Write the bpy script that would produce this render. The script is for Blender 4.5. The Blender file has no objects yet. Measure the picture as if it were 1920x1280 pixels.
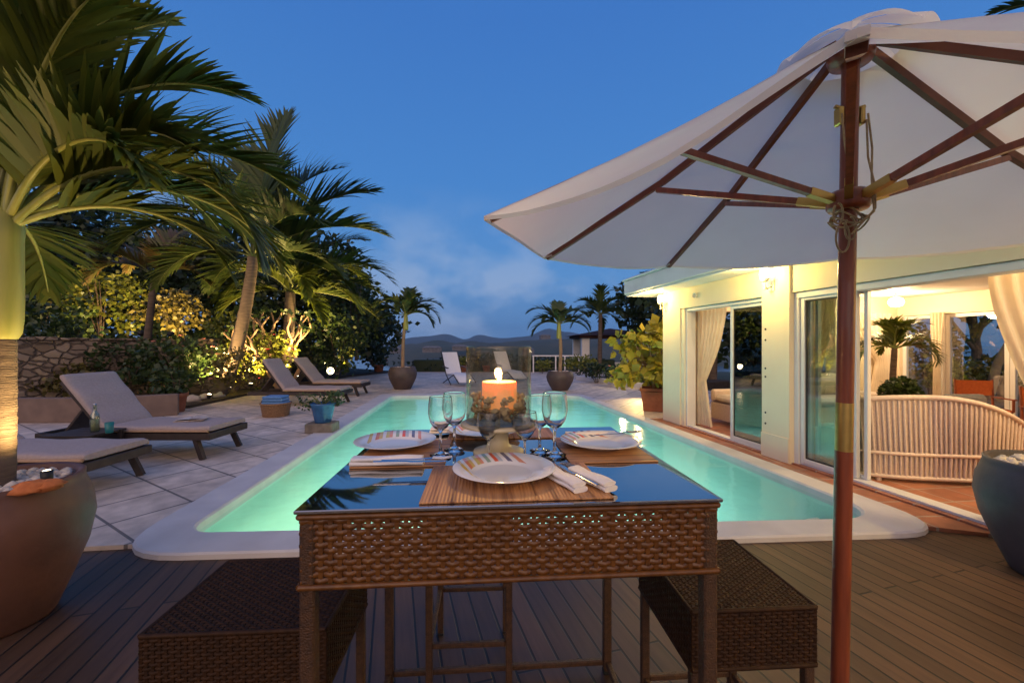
import bpy, math, random
from mathutils import Vector, Matrix, noise
R = math.radians; PI = math.pi
SC = bpy.context.scene; COL = SC.collection
random.seed(7)

# ---------------------------------------------------------------- camera
FPX, HC = 770.0, 1.37                    # focal length in photo pixels (1920 wide), camera height in metres
TH = math.atan(88 / 770.0); CT, ST = math.cos(TH), math.sin(TH)
cam_d = bpy.data.cameras.new("camera"); cam = bpy.data.objects.new("camera", cam_d); COL.objects.link(cam)
cam.location = (0, 0, HC); cam.rotation_euler = (R(90), 0, -TH)
cam_d.sensor_width = 36; cam_d.lens = 36 * FPX / 1920; cam_d.shift_y = 5 / 1920
cam_d.clip_start = 0.02; cam_d.clip_end = 9000
SC.camera = cam

# ---------------------------------------------------------------- world: dusk sky
SUN_EL, SUN_ROT = R(-1.5), R(200)
wd = bpy.data.worlds.new("World"); SC.world = wd; wd.use_nodes = True
nt = wd.node_tree; nt.nodes.clear(); N = nt.nodes.new; L = nt.links.new
def wmath(op, a, b=None, clamp=False):
    n = N('ShaderNodeMath'); n.operation = op; n.use_clamp = clamp
    for i, q in enumerate((a, b)):
        if q is None: continue
        if isinstance(q, (int, float)): n.inputs[i].default_value = q
        else: L(q, n.inputs[i])
    return n.outputs[0]
tc = N('ShaderNodeTexCoord'); sep = N('ShaderNodeSeparateXYZ'); L(tc.outputs['Generated'], sep.inputs[0])
sky = N('ShaderNodeTexSky'); sky.sky_type = 'NISHITA'; sky.sun_disc = False
sky.sun_elevation = SUN_EL; sky.sun_rotation = SUN_ROT; sky.air_density = 1.0; sky.dust_density = 0.6; sky.ozone_density = 2.0
rmp = N('ShaderNodeValToRGB'); L(sep.outputs[2], rmp.inputs[0])      # twilight blue by elevation
el = rmp.color_ramp.elements
el[0].position = 0.0; el[0].color = (0.115, 0.260, 0.52, 1)
el[1].position = 0.62; el[1].color = (0.046, 0.180, 0.54, 1)
e = el.new(0.16); e.color = (0.098, 0.285, 0.62, 1)
e = el.new(0.36); e.color = (0.062, 0.232, 0.60, 1)
# afterglow low on the side where the sun went down (behind the camera)
dv = N('ShaderNodeVectorMath'); dv.operation = 'DOT_PRODUCT'; L(tc.outputs['Generated'], dv.inputs[0]); dv.inputs[1].default_value = (-0.25, -0.95, 0.12)
glow = wmath('POWER', wmath('MAXIMUM', dv.outputs['Value'], 0.0), 1.6)
mixg = N('ShaderNodeMix'); mixg.data_type = 'RGBA'; L(glow, mixg.inputs[0]); L(rmp.outputs[0], mixg.inputs[6]); mixg.inputs[7].default_value = (1.40, 0.95, 0.76, 1)
# soft low clouds
mp = N('ShaderNodeMapping'); mp.inputs['Scale'].default_value = (1.0, 1.0, 1.7); mp.inputs['Location'].default_value = (1.9, 0.4, 0.7); L(tc.outputs['Generated'], mp.inputs[0])
nz = N('ShaderNodeTexNoise'); nz.inputs['Scale'].default_value = 4.2; nz.inputs['Detail'].default_value = 7; nz.inputs['Roughness'].default_value = 0.55; L(mp.outputs[0], nz.inputs[0])
cl = N('ShaderNodeMapRange'); cl.inputs[1].default_value = 0.44; cl.inputs[2].default_value = 0.60; L(nz.outputs[0], cl.inputs[0])
hb = N('ShaderNodeMapRange'); hb.inputs[1].default_value = 0.36; hb.inputs[2].default_value = 0.12; L(sep.outputs[2], hb.inputs[0])
cf = wmath('MULTIPLY', wmath('MULTIPLY', cl.outputs[0], hb.outputs[0]), 0.9)
mixc = N('ShaderNodeMix'); mixc.data_type = 'RGBA'; L(cf, mixc.inputs[0]); L(mixg.outputs[2], mixc.inputs[6]); mixc.inputs[7].default_value = (0.30, 0.43, 0.67, 1)
bg1 = N('ShaderNodeBackground'); L(mixc.outputs[2], bg1.inputs[0]); bg1.inputs[1].default_value = 1.0
bg2 = N('ShaderNodeBackground'); L(sky.outputs[0], bg2.inputs[0]); bg2.inputs[1].default_value = 0.05
ad = N('ShaderNodeAddShader'); L(bg1.outputs[0], ad.inputs[0]); L(bg2.outputs[0], ad.inputs[1])
wo = N('ShaderNodeOutputWorld'); L(ad.outputs[0], wo.inputs[0])

# the last glow of the set sun, broad and weak
sd = bpy.data.lights.new("afterglow_sun", 'SUN'); sd.energy = 0.5; sd.angle = R(50); sd.color = (1, 0.72, 0.55)
so = bpy.data.objects.new("afterglow_sun", sd); COL.objects.link(so)
so.rotation_euler = Vector((0.25, 0.95, -0.30)).to_track_quat('-Z', 'Y').to_euler()

vs = SC.view_settings
SC.display_settings.display_device = 'sRGB'; vs.view_transform = 'Standard'; vs.look = 'None'; vs.exposure = 0.0; vs.gamma = 1.0; vs.use_curve_mapping = False
SC.render.engine = 'CYCLES'; cy = SC.cycles
cy.use_denoising = True; cy.max_bounces = 10; cy.transparent_max_bounces = 24; cy.diffuse_bounces = 3; cy.glossy_bounces = 4; cy.transmission_bounces = 8
cy.sample_clamp_indirect = 4.0; cy.caustics_reflective = False; cy.caustics_refractive = False; cy.use_light_tree = True

# ---------------------------------------------------------------- helpers
def cw(X, d, z=0.0):                     # right / forward of the camera in metres -> world
    return Vector((X * CT + d * ST, -X * ST + d * CT, z))
def gp(px, py, z=0.0):                   # where the sight line of a photo pixel meets the height z
    d = FPX * (HC - z) / (py - 645.0); return cw((px - 960) / FPX * d, d, z)
def dp(px, d, z=0.0): return cw((px - 960) / FPX * d, d, z)
def zz(py, d): return HC - (py - 645.0) / FPX * d

def tag(o, label=None, cat=None, group=None, kind=None):
    if label: o['label'] = label
    if cat: o['category'] = cat
    if group: o['group'] = group
    if kind: o['kind'] = kind
    return o
def thing(name, label, cat, loc=(0, 0, 0), rz=0.0, group=None):
    o = bpy.data.objects.new(name, None); COL.objects.link(o); o.empty_display_size = 0.1
    o.location = loc; o.rotation_euler = (0, 0, rz)
    return tag(o, label, cat, group)
def copy_tree(o, parent=None):
    c = o.copy(); COL.objects.link(c)
    if parent: c.parent = parent
    for ch in list(o.children): copy_tree(ch, c)
    return c

class MB:
    """collects shapes, builds ONE mesh object"""
    def __init__(s): s.v = []; s.f = []; s.sm = []
    def add(s, vs, fs, smooth=False):
        o = len(s.v); s.v += [tuple(p) for p in vs]; s.f += [tuple(i + o for i in f) for f in fs]; s.sm += [smooth] * len(fs); return s
    def box(s, x0, x1, y0, y1, z0, z1, bev=0.0, M=None):
        if bev <= 0:
            vs = [Vector((x, y, z)) for x in (x0, x1) for y in (y0, y1) for z in (z0, z1)]
            fs = [(0, 1, 3, 2), (4, 6, 7, 5), (0, 4, 5, 1), (2, 3, 7, 6), (0, 2, 6, 4), (1, 5, 7, 3)]
        else:
            b = min(bev, (x1 - x0) / 2.01, (y1 - y0) / 2.01, (z1 - z0) / 2.01); vs = []; idx = {}
            for sx in (0, 1):
                for sy in (0, 1):
                    for sz in (0, 1):
                        for ax in range(3):
                            p = [x0 + b if not sx else x1 - b, y0 + b if not sy else y1 - b, z0 + b if not sz else z1 - b]
                            p[ax] = ((x0, x1)[sx], (y0, y1)[sy], (z0, z1)[sz])[ax]
                            idx[(sx, sy, sz, ax)] = len(vs); vs.append(Vector(p))
            fs = []
            for ax in range(3):
                a, c = [k for k in range(3) if k != ax]
                for sd_ in (0, 1):
                    q = []
                    for (i, j) in ((0, 0), (1, 0), (1, 1), (0, 1)):
                        k = [0, 0, 0]; k[ax] = sd_; k[a] = i; k[c] = j; q.append(idx[tuple(k) + (ax,)])
                    fs.append(tuple(q))
                for i in (0, 1):
                    for j in (0, 1):
                        k0 = [0, 0, 0]; k0[a] = i; k0[c] = j; k1 = list(k0); k1[ax] = 1
                        fs.append((idx[tuple(k0) + (a,)], idx[tuple(k1) + (a,)], idx[tuple(k1) + (c,)], idx[tuple(k0) + (c,)]))
            for sx in (0, 1):
                for sy in (0, 1):
                    for sz in (0, 1): fs.append(tuple(idx[(sx, sy, sz, ax)] for ax in range(3)))
        if M: vs = [M @ p for p in vs]
        return s.add(vs, fs)
    def tube(s, pts, rad, n=8, caps=True, flat=1.0, up=None, smooth=True):
        pts = [Vector(p) for p in pts]; k = len(pts)
        if not hasattr(rad, '__len__'): rad = [rad] * k
        vs = []; ref = Vector(up) if up else None
        for i, p in enumerate(pts):
            t = (pts[min(i + 1, k - 1)] - pts[max(i - 1, 0)])
            if t.length < 1e-9: t = Vector((0, 0, 1))
            t.normalize()
            if ref is None: ref = Vector((1, 0, 0)) if abs(t.x) < 0.8 else Vector((0, 1, 0))
            a = ref - t * ref.dot(t); a.normalize(); b = t.cross(a); ref = a if not up else ref
            for j in range(n):
                an = 2 * PI * j / n; vs.append(p + a * (math.cos(an) * rad[i]) + b * (math.sin(an) * rad[i] * flat))
        fs = [(i * n + j, i * n + (j + 1) % n, (i + 1) * n + (j + 1) % n, (i + 1) * n + j) for i in range(k - 1) for j in range(n)]
        s.add(vs, fs, smooth)
        if caps: s.add(vs[:n], [tuple(range(n))[::-1]]); s.add(vs[-n:], [tuple(range(n))])
        return s
    def bar(s, a, b, w, h, up=(0, 0, 1)):
        a, b = Vector(a), Vector(b); t = (b - a).normalized(); u = Vector(up); sd_ = t.cross(u)
        if sd_.length < 1e-4: sd_ = t.cross(Vector((0, 1, 0)))
        sd_.normalize(); u = sd_.cross(t)
        vs = [p + sd_ * (i * w / 2) + u * (j * h / 2) for p in (a, b) for (i, j) in ((-1, -1), (1, -1), (1, 1), (-1, 1))]
        return s.add(vs, [(0, 1, 2, 3), (7, 6, 5, 4), (0, 4, 5, 1), (1, 5, 6, 2), (2, 6, 7, 3), (3, 7, 4, 0)])
    def lathe(s, prof, n=32, c=(0, 0, 0), smooth=True, jig=0.0):
        c = Vector(c); k = len(prof); vs = []
        for (r, z) in prof:
            for j in range(n):
                a = 2 * PI * j / n; q = r * (1 + (random.uniform(-jig, jig) if jig else 0)); vs.append(c + Vector((q * math.cos(a), q * math.sin(a), z)))
        fs = [(i * n + j, i * n + (j + 1) % n, (i + 1) * n + (j + 1) % n, (i + 1) * n + j) for i in range(k - 1) for j in range(n)]
        return s.add(vs, fs, smooth)
    def grid(s, fn, nu, nv, smooth=True, wrap=False):
        vs = [fn(i / nu, j / nv) for j in range(nv + 1) for i in range(nu + 1)]; w = nu + 1
        return s.add(vs, [(j * w + i, j * w + i + 1, (j + 1) * w + i + 1, (j + 1) * w + i) for j in range(nv) for i in range(nu)], smooth)
    def blob(s, c, r, seed=0, amp=0.15, nu=10, nv=7, M=None):
        c = Vector(c); r = r if hasattr(r, '__len__') else (r, r, r); vs = []
        for j in range(nv + 1):
            ph = PI * j / nv
            for i in range(nu):
                a = 2 * PI * i / nu; d = Vector((math.sin(ph) * math.cos(a), math.sin(ph) * math.sin(a), math.cos(ph)))
                q = 1 + amp * noise.noise(d * 1.6 + Vector((seed * 3.1, seed, 0))); p = Vector((d.x * r[0] * q, d.y * r[1] * q, d.z * r[2] * q))
                if M: p = M @ p
                vs.append(c + p)
        return s.add(vs, [(j * nu + i, j * nu + (i + 1) % nu, (j + 1) * nu + (i + 1) % nu, (j + 1) * nu + i) for j in range(nv) for i in range(nu)], True)
    def poly(s, pts): return s.add(pts, [tuple(range(len(pts)))])
    def prism(s, pts, z0, z1):
        n = len(pts); lo = [(p[0], p[1], z0) for p in pts]; hi = [(p[0], p[1], z1) for p in pts]
        return s.add(lo + hi, [tuple(range(n))[::-1], tuple(range(n, 2 * n))] + [(i, (i + 1) % n, n + (i + 1) % n, n + i) for i in range(n)])
    def build(s, name, mat, parent=None, loc=None, rz=0.0):
        me = bpy.data.meshes.new(name); me.from_pydata(s.v, [], s.f); me.polygons.foreach_set('use_smooth', s.sm); me.update()
        o = bpy.data.objects.new(name, me); COL.objects.link(o)
        if mat: me.materials.append(mat)
        if parent: o.parent = parent
        if loc is not None: o.location = loc
        if rz: o.rotation_euler = (0, 0, rz)
        return o

# ---------------------------------------------------------------- materials
def newmat(name):
    m = bpy.data.materials.new(name); m.use_nodes = True; t = m.node_tree; t.nodes.clear()
    return m, t, t.nodes.new, t.links.new
def mat(name, c1, c2=None, scale=6.0, rough=0.6, bump=0.0, metal=0.0, spec=0.5, detail=6.0, stretch=None, emit=None, coat=0.0, transl=0.0, rlo=None, bscale=None):
    """principled with two colours mixed by noise, roughness variation and a fine bump"""
    m, t, n, l = newmat(name)
    tc = n('ShaderNodeTexCoord'); mp = n('ShaderNodeMapping'); l(tc.outputs['Object'], mp.inputs[0])
    if stretch: mp.inputs['Scale'].default_value = stretch
    nz = n('ShaderNodeTexNoise'); nz.inputs['Scale'].default_value = scale; nz.inputs['Detail'].default_value = detail; l(mp.outputs[0], nz.inputs[0])
    mr = n('ShaderNodeMapRange'); mr.inputs[1].default_value = 0.35; mr.inputs[2].default_value = 0.65; l(nz.outputs[0], mr.inputs[0])
    mx = n('ShaderNodeMix'); mx.data_type = 'RGBA'; l(mr.outputs[0], mx.inputs[0])
    c2 = c2 or tuple(x * 0.8 for x in c1); mx.inputs[6].default_value = (*c1, 1); mx.inputs[7].default_value = (*c2, 1)
    p = n('ShaderNodeBsdfPrincipled'); l(mx.outputs[2], p.inputs['Base Color'])
    rr = n('ShaderNodeMapRange'); rr.inputs[3].default_value = rough if rlo is None else rlo; rr.inputs[4].default_value = min(1, rough * 1.25); l(nz.outputs[0], rr.inputs[0]); l(rr.outputs[0], p.inputs['Roughness'])
    p.inputs['Metallic'].default_value = metal; p.inputs['Specular IOR Level'].default_value = spec; p.inputs['Coat Weight'].default_value = coat
    if bump:
        nb = n('ShaderNodeTexNoise'); nb.inputs['Scale'].default_value = bscale or scale * 4; nb.inputs['Detail'].default_value = 5; l(mp.outputs[0], nb.inputs[0])
        b = n('ShaderNodeBump'); b.inputs['Strength'].default_value = bump; b.inputs['Distance'].default_value = 0.01; l(nb.outputs[0], b.inputs['Height']); l(b.outputs[0], p.inputs['Normal'])
    if emit: p.inputs['Emission Color'].default_value = (*emit[0], 1); p.inputs['Emission Strength'].default_value = emit[1]
    o = n('ShaderNodeOutputMaterial')
    if transl:
        tr = n('ShaderNodeBsdfTranslucent'); l(mx.outputs[2], tr.inputs[0]); ms = n('ShaderNodeMixShader'); ms.inputs[0].default_value = transl
        l(p.outputs[0], ms.inputs[1]); l(tr.outputs[0], ms.inputs[2]); l(ms.outputs[0], o.inputs[0])
    else: l(p.outputs[0], o.inputs[0])
    return m
def leafmat(name, c1, c2, rough=0.45, transl=0.25):
    m, t, n, l = newmat(name)
    g = n('ShaderNodeNewGeometry'); rp = n('ShaderNodeValToRGB'); l(g.outputs['Random Per Island'], rp.inputs[0])
    e = rp.color_ramp.elements; e[0].color = (*c1, 1); e[1].color = (*c2, 1)
    x = e.new(0.45); x.color = tuple(0.5 * a + 0.35 * b for a, b in zip(c1, c2)) + (1,)
    p = n('ShaderNodeBsdfPrincipled'); l(rp.outputs[0], p.inputs['Base Color']); p.inputs['Roughness'].default_value = rough
    tr = n('ShaderNodeBsdfTranslucent'); l(rp.outputs[0], tr.inputs[0]); ms = n('ShaderNodeMixShader'); ms.inputs[0].default_value = transl
    o = n('ShaderNodeOutputMaterial'); l(p.outputs[0], ms.inputs[1]); l(tr.outputs[0], ms.inputs[2]); l(ms.outputs[0], o.inputs[0])
    return m
def glassmat(name, tint=(0.97, 0.98, 0.98), rough=0.0, ior=1.5, bump=None, base=0.0):
    """clear pane: fresnel mix of see-through and mirror, so that lamps shine through it"""
    m, t, n, l = newmat(name)
    fr = n('ShaderNodeLayerWeight'); fr.inputs[0].default_value = 0.5; f0 = ((ior - 1) / (ior + 1)) ** 2   # Schlick fresnel, same from both sides
    pw = n('ShaderNodeMath'); pw.operation = 'POWER'; l(fr.outputs['Facing'], pw.inputs[0]); pw.inputs[1].default_value = 5.0
    sk = n('ShaderNodeMath'); sk.operation = 'MULTIPLY_ADD'; sk.use_clamp = True; l(pw.outputs[0], sk.inputs[0]); sk.inputs[1].default_value = 1 - f0; sk.inputs[2].default_value = f0 + base
    tr = n('ShaderNodeBsdfTransparent'); tr.inputs[0].default_value = (*tint, 1)
    gl = n('ShaderNodeBsdfGlossy'); gl.inputs['Roughness'].default_value = rough
    if bump:
        tc = n('ShaderNodeTexCoord'); mp = n('ShaderNodeMapping'); l(tc.outputs['Object'], mp.inputs[0])
        nz = n('ShaderNodeTexNoise'); nz.inputs['Scale'].default_value = bump[0]; nz.inputs['Detail'].default_value = 3; l(mp.outputs[0], nz.inputs[0])
        b = n('ShaderNodeBump'); b.inputs['Strength'].default_value = bump[1]; b.inputs['Distance'].default_value = 0.05; l(nz.outputs[0], b.inputs['Height'])
        l(b.outputs[0], gl.inputs['Normal']); l(b.outputs[0], fr.inputs['Normal'])
    ms = n('ShaderNodeMixShader'); o = n('ShaderNodeOutputMaterial')
    l(sk.outputs[0], ms.inputs[0])
    l(tr.outputs[0], ms.inputs[1]); l(gl.outputs[0], ms.inputs[2]); l(ms.outputs[0], o.inputs[0])
    return m
def emitmat(name, col, s):
    m, t, n, l = newmat(name); e = n('ShaderNodeEmission'); e.inputs[0].default_value = (*col, 1); e.inputs[1].default_value = s
    o = n('ShaderNodeOutputMaterial'); l(e.outputs[0], o.inputs[0]); return m
def plankmat(name, c1, c2, gap, width, rot, joint=2.2, rough=0.55, bump=0.6, off=0.37, gapw=0.035, rx=0.0):
    """boards or tiles laid in rows: brick texture in object space"""
    m, t, n, l = newmat(name)
    tc = n('ShaderNodeTexCoord'); mp = n('ShaderNodeMapping'); mp.inputs['Rotation'].default_value = (rx, 0, rot); l(tc.outputs['Object'], mp.inputs[0])
    br = n('ShaderNodeTexBrick'); l(mp.outputs[0], br.inputs[0]); br.offset = off; br.inputs['Scale'].default_value = 1.0
    br.inputs['Brick Width'].default_value = joint; br.inputs['Row Height'].default_value = width; br.inputs['Mortar Size'].default_value = width * gapw; br.inputs['Mortar Smooth'].default_value = 0.25
    br.inputs['Color1'].default_value = (*c1, 1); br.inputs['Color2'].default_value = (*c2, 1); br.inputs['Mortar'].default_value = (*gap, 1); br.inputs['Bias'].default_value = 0.0
    m2 = n('ShaderNodeMapping'); m2.inputs['Scale'].default_value = (1.2, 14, 1) if joint > 1 else (3, 3, 3); l(mp.outputs[0], m2.inputs[0])
    nz = n('ShaderNodeTexNoise'); nz.inputs['Scale'].default_value = 2.5; nz.inputs['Detail'].default_value = 8; l(m2.outputs[0], nz.inputs[0])
    n2 = n('ShaderNodeTexNoise'); n2.inputs['Scale'].default_value = 1.1; n2.inputs['Detail'].default_value = 5; l(tc.outputs['Object'], n2.inputs[0])
    def sc(fac, a, b, src):
        r = n('ShaderNodeMapRange'); r.inputs[1].default_value = 0.3; r.inputs[2].default_value = 0.7; r.inputs[3].default_value = a; r.inputs[4].default_value = b; l(fac, r.inputs[0])
        v = n('ShaderNodeVectorMath'); v.operation = 'SCALE'; l(src, v.inputs[0]); l(r.outputs[0], v.inputs['Scale']); return v.outputs[0]
    col = sc(n2.outputs[0], 0.72, 1.12, sc(nz.outputs[0], 0.75, 1.15, br.outputs['Color']))
    p = n('ShaderNodeBsdfPrincipled'); l(col, p.inputs['Base Color'])
    rr = n('ShaderNodeMapRange'); rr.inputs[3].default_value = rough * 0.8; rr.inputs[4].default_value = min(1, rough * 1.3); l(n2.outputs[0], rr.inputs[0]); l(rr.outputs[0], p.inputs['Roughness'])
    hm = n('ShaderNodeMath'); hm.operation = 'MULTIPLY_ADD'; l(br.outputs['Fac'], hm.inputs[0]); hm.inputs[1].default_value = -1.0
    h2 = n('ShaderNodeMath'); h2.operation = 'MULTIPLY'; l(nz.outputs[0], h2.inputs[0]); h2.inputs[1].default_value = 0.12; l(h2.outputs[0], hm.inputs[2])
    b = n('ShaderNodeBump'); b.inputs['Strength'].default_value = bump; b.inputs['Distance'].default_value = 0.008; l(hm.outputs[0], b.inputs['Height']); l(b.outputs[0], p.inputs['Normal'])
    o = n('ShaderNodeOutputMaterial'); l(p.outputs[0], o.inputs[0]); return m

def stonemat():                           # irregular field stones with dark joints
    m, t, n, l = newmat('field stone wall')
    tc = n('ShaderNodeTexCoord'); mp = n('ShaderNodeMapping'); mp.inputs['Scale'].default_value = (4.6, 4.6, 6.6); l(tc.outputs['Object'], mp.inputs[0])
    nz = n('ShaderNodeTexNoise'); nz.inputs['Scale'].default_value = 2.0; nz.inputs['Detail'].default_value = 6; l(mp.outputs[0], nz.inputs[0])
    ds = n('ShaderNodeVectorMath'); ds.operation = 'MULTIPLY_ADD'; l(nz.outputs['Color'], ds.inputs[0]); ds.inputs[1].default_value = (.35, .35, .35); l(mp.outputs[0], ds.inputs[2])
    v1 = n('ShaderNodeTexVoronoi'); v1.feature = 'F1'; v1.inputs['Scale'].default_value = 1.0; l(ds.outputs[0], v1.inputs[0])
    v2 = n('ShaderNodeTexVoronoi'); v2.feature = 'DISTANCE_TO_EDGE'; v2.inputs['Scale'].default_value = 1.0; l(ds.outputs[0], v2.inputs[0])
    sp = n('ShaderNodeSeparateColor'); l(v1.outputs['Color'], sp.inputs[0]); rp = n('ShaderNodeValToRGB'); l(sp.outputs[0], rp.inputs[0]); e = rp.color_ramp.elements
    e[0].color = (0.20, 0.14, 0.085, 1); e[1].color = (0.36, 0.27, 0.17, 1); q = e.new(.5); q.color = (0.28, 0.21, 0.15, 1)
    mr = n('ShaderNodeMapRange'); mr.inputs[1].default_value = 0.02; mr.inputs[2].default_value = 0.11; l(v2.outputs['Distance'], mr.inputs[0])
    mx = n('ShaderNodeMix'); mx.data_type = 'RGBA'; l(mr.outputs[0], mx.inputs[0]); mx.inputs[6].default_value = (0.10, 0.072, 0.05, 1); l(rp.outputs[0], mx.inputs[7])
    p = n('ShaderNodeBsdfPrincipled'); l(mx.outputs[2], p.inputs['Base Color']); p.inputs['Roughness'].default_value = 0.9
    ad = n('ShaderNodeMath'); ad.operation = 'MULTIPLY_ADD'; l(nz.outputs[0], ad.inputs[0]); ad.inputs[1].default_value = 0.5; l(mr.outputs[0], ad.inputs[2])
    b = n('ShaderNodeBump'); b.inputs['Strength'].default_value = 1.0; b.inputs['Distance'].default_value = 0.03; l(ad.outputs[0], b.inputs['Height']); l(b.outputs[0], p.inputs['Normal'])
    o = n('ShaderNodeOutputMaterial'); l(p.outputs[0], o.inputs[0]); return m
def realglass(name):
    m, t, n, l = newmat(name); p = n('ShaderNodeBsdfGlass'); p.inputs['IOR'].default_value = 1.48; p.inputs['Roughness'].default_value = 0.0; p.inputs[0].default_value = (0.98, 0.985, 0.98, 1)
    o = n('ShaderNodeOutputMaterial'); l(p.outputs[0], o.inputs[0]); return m
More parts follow.
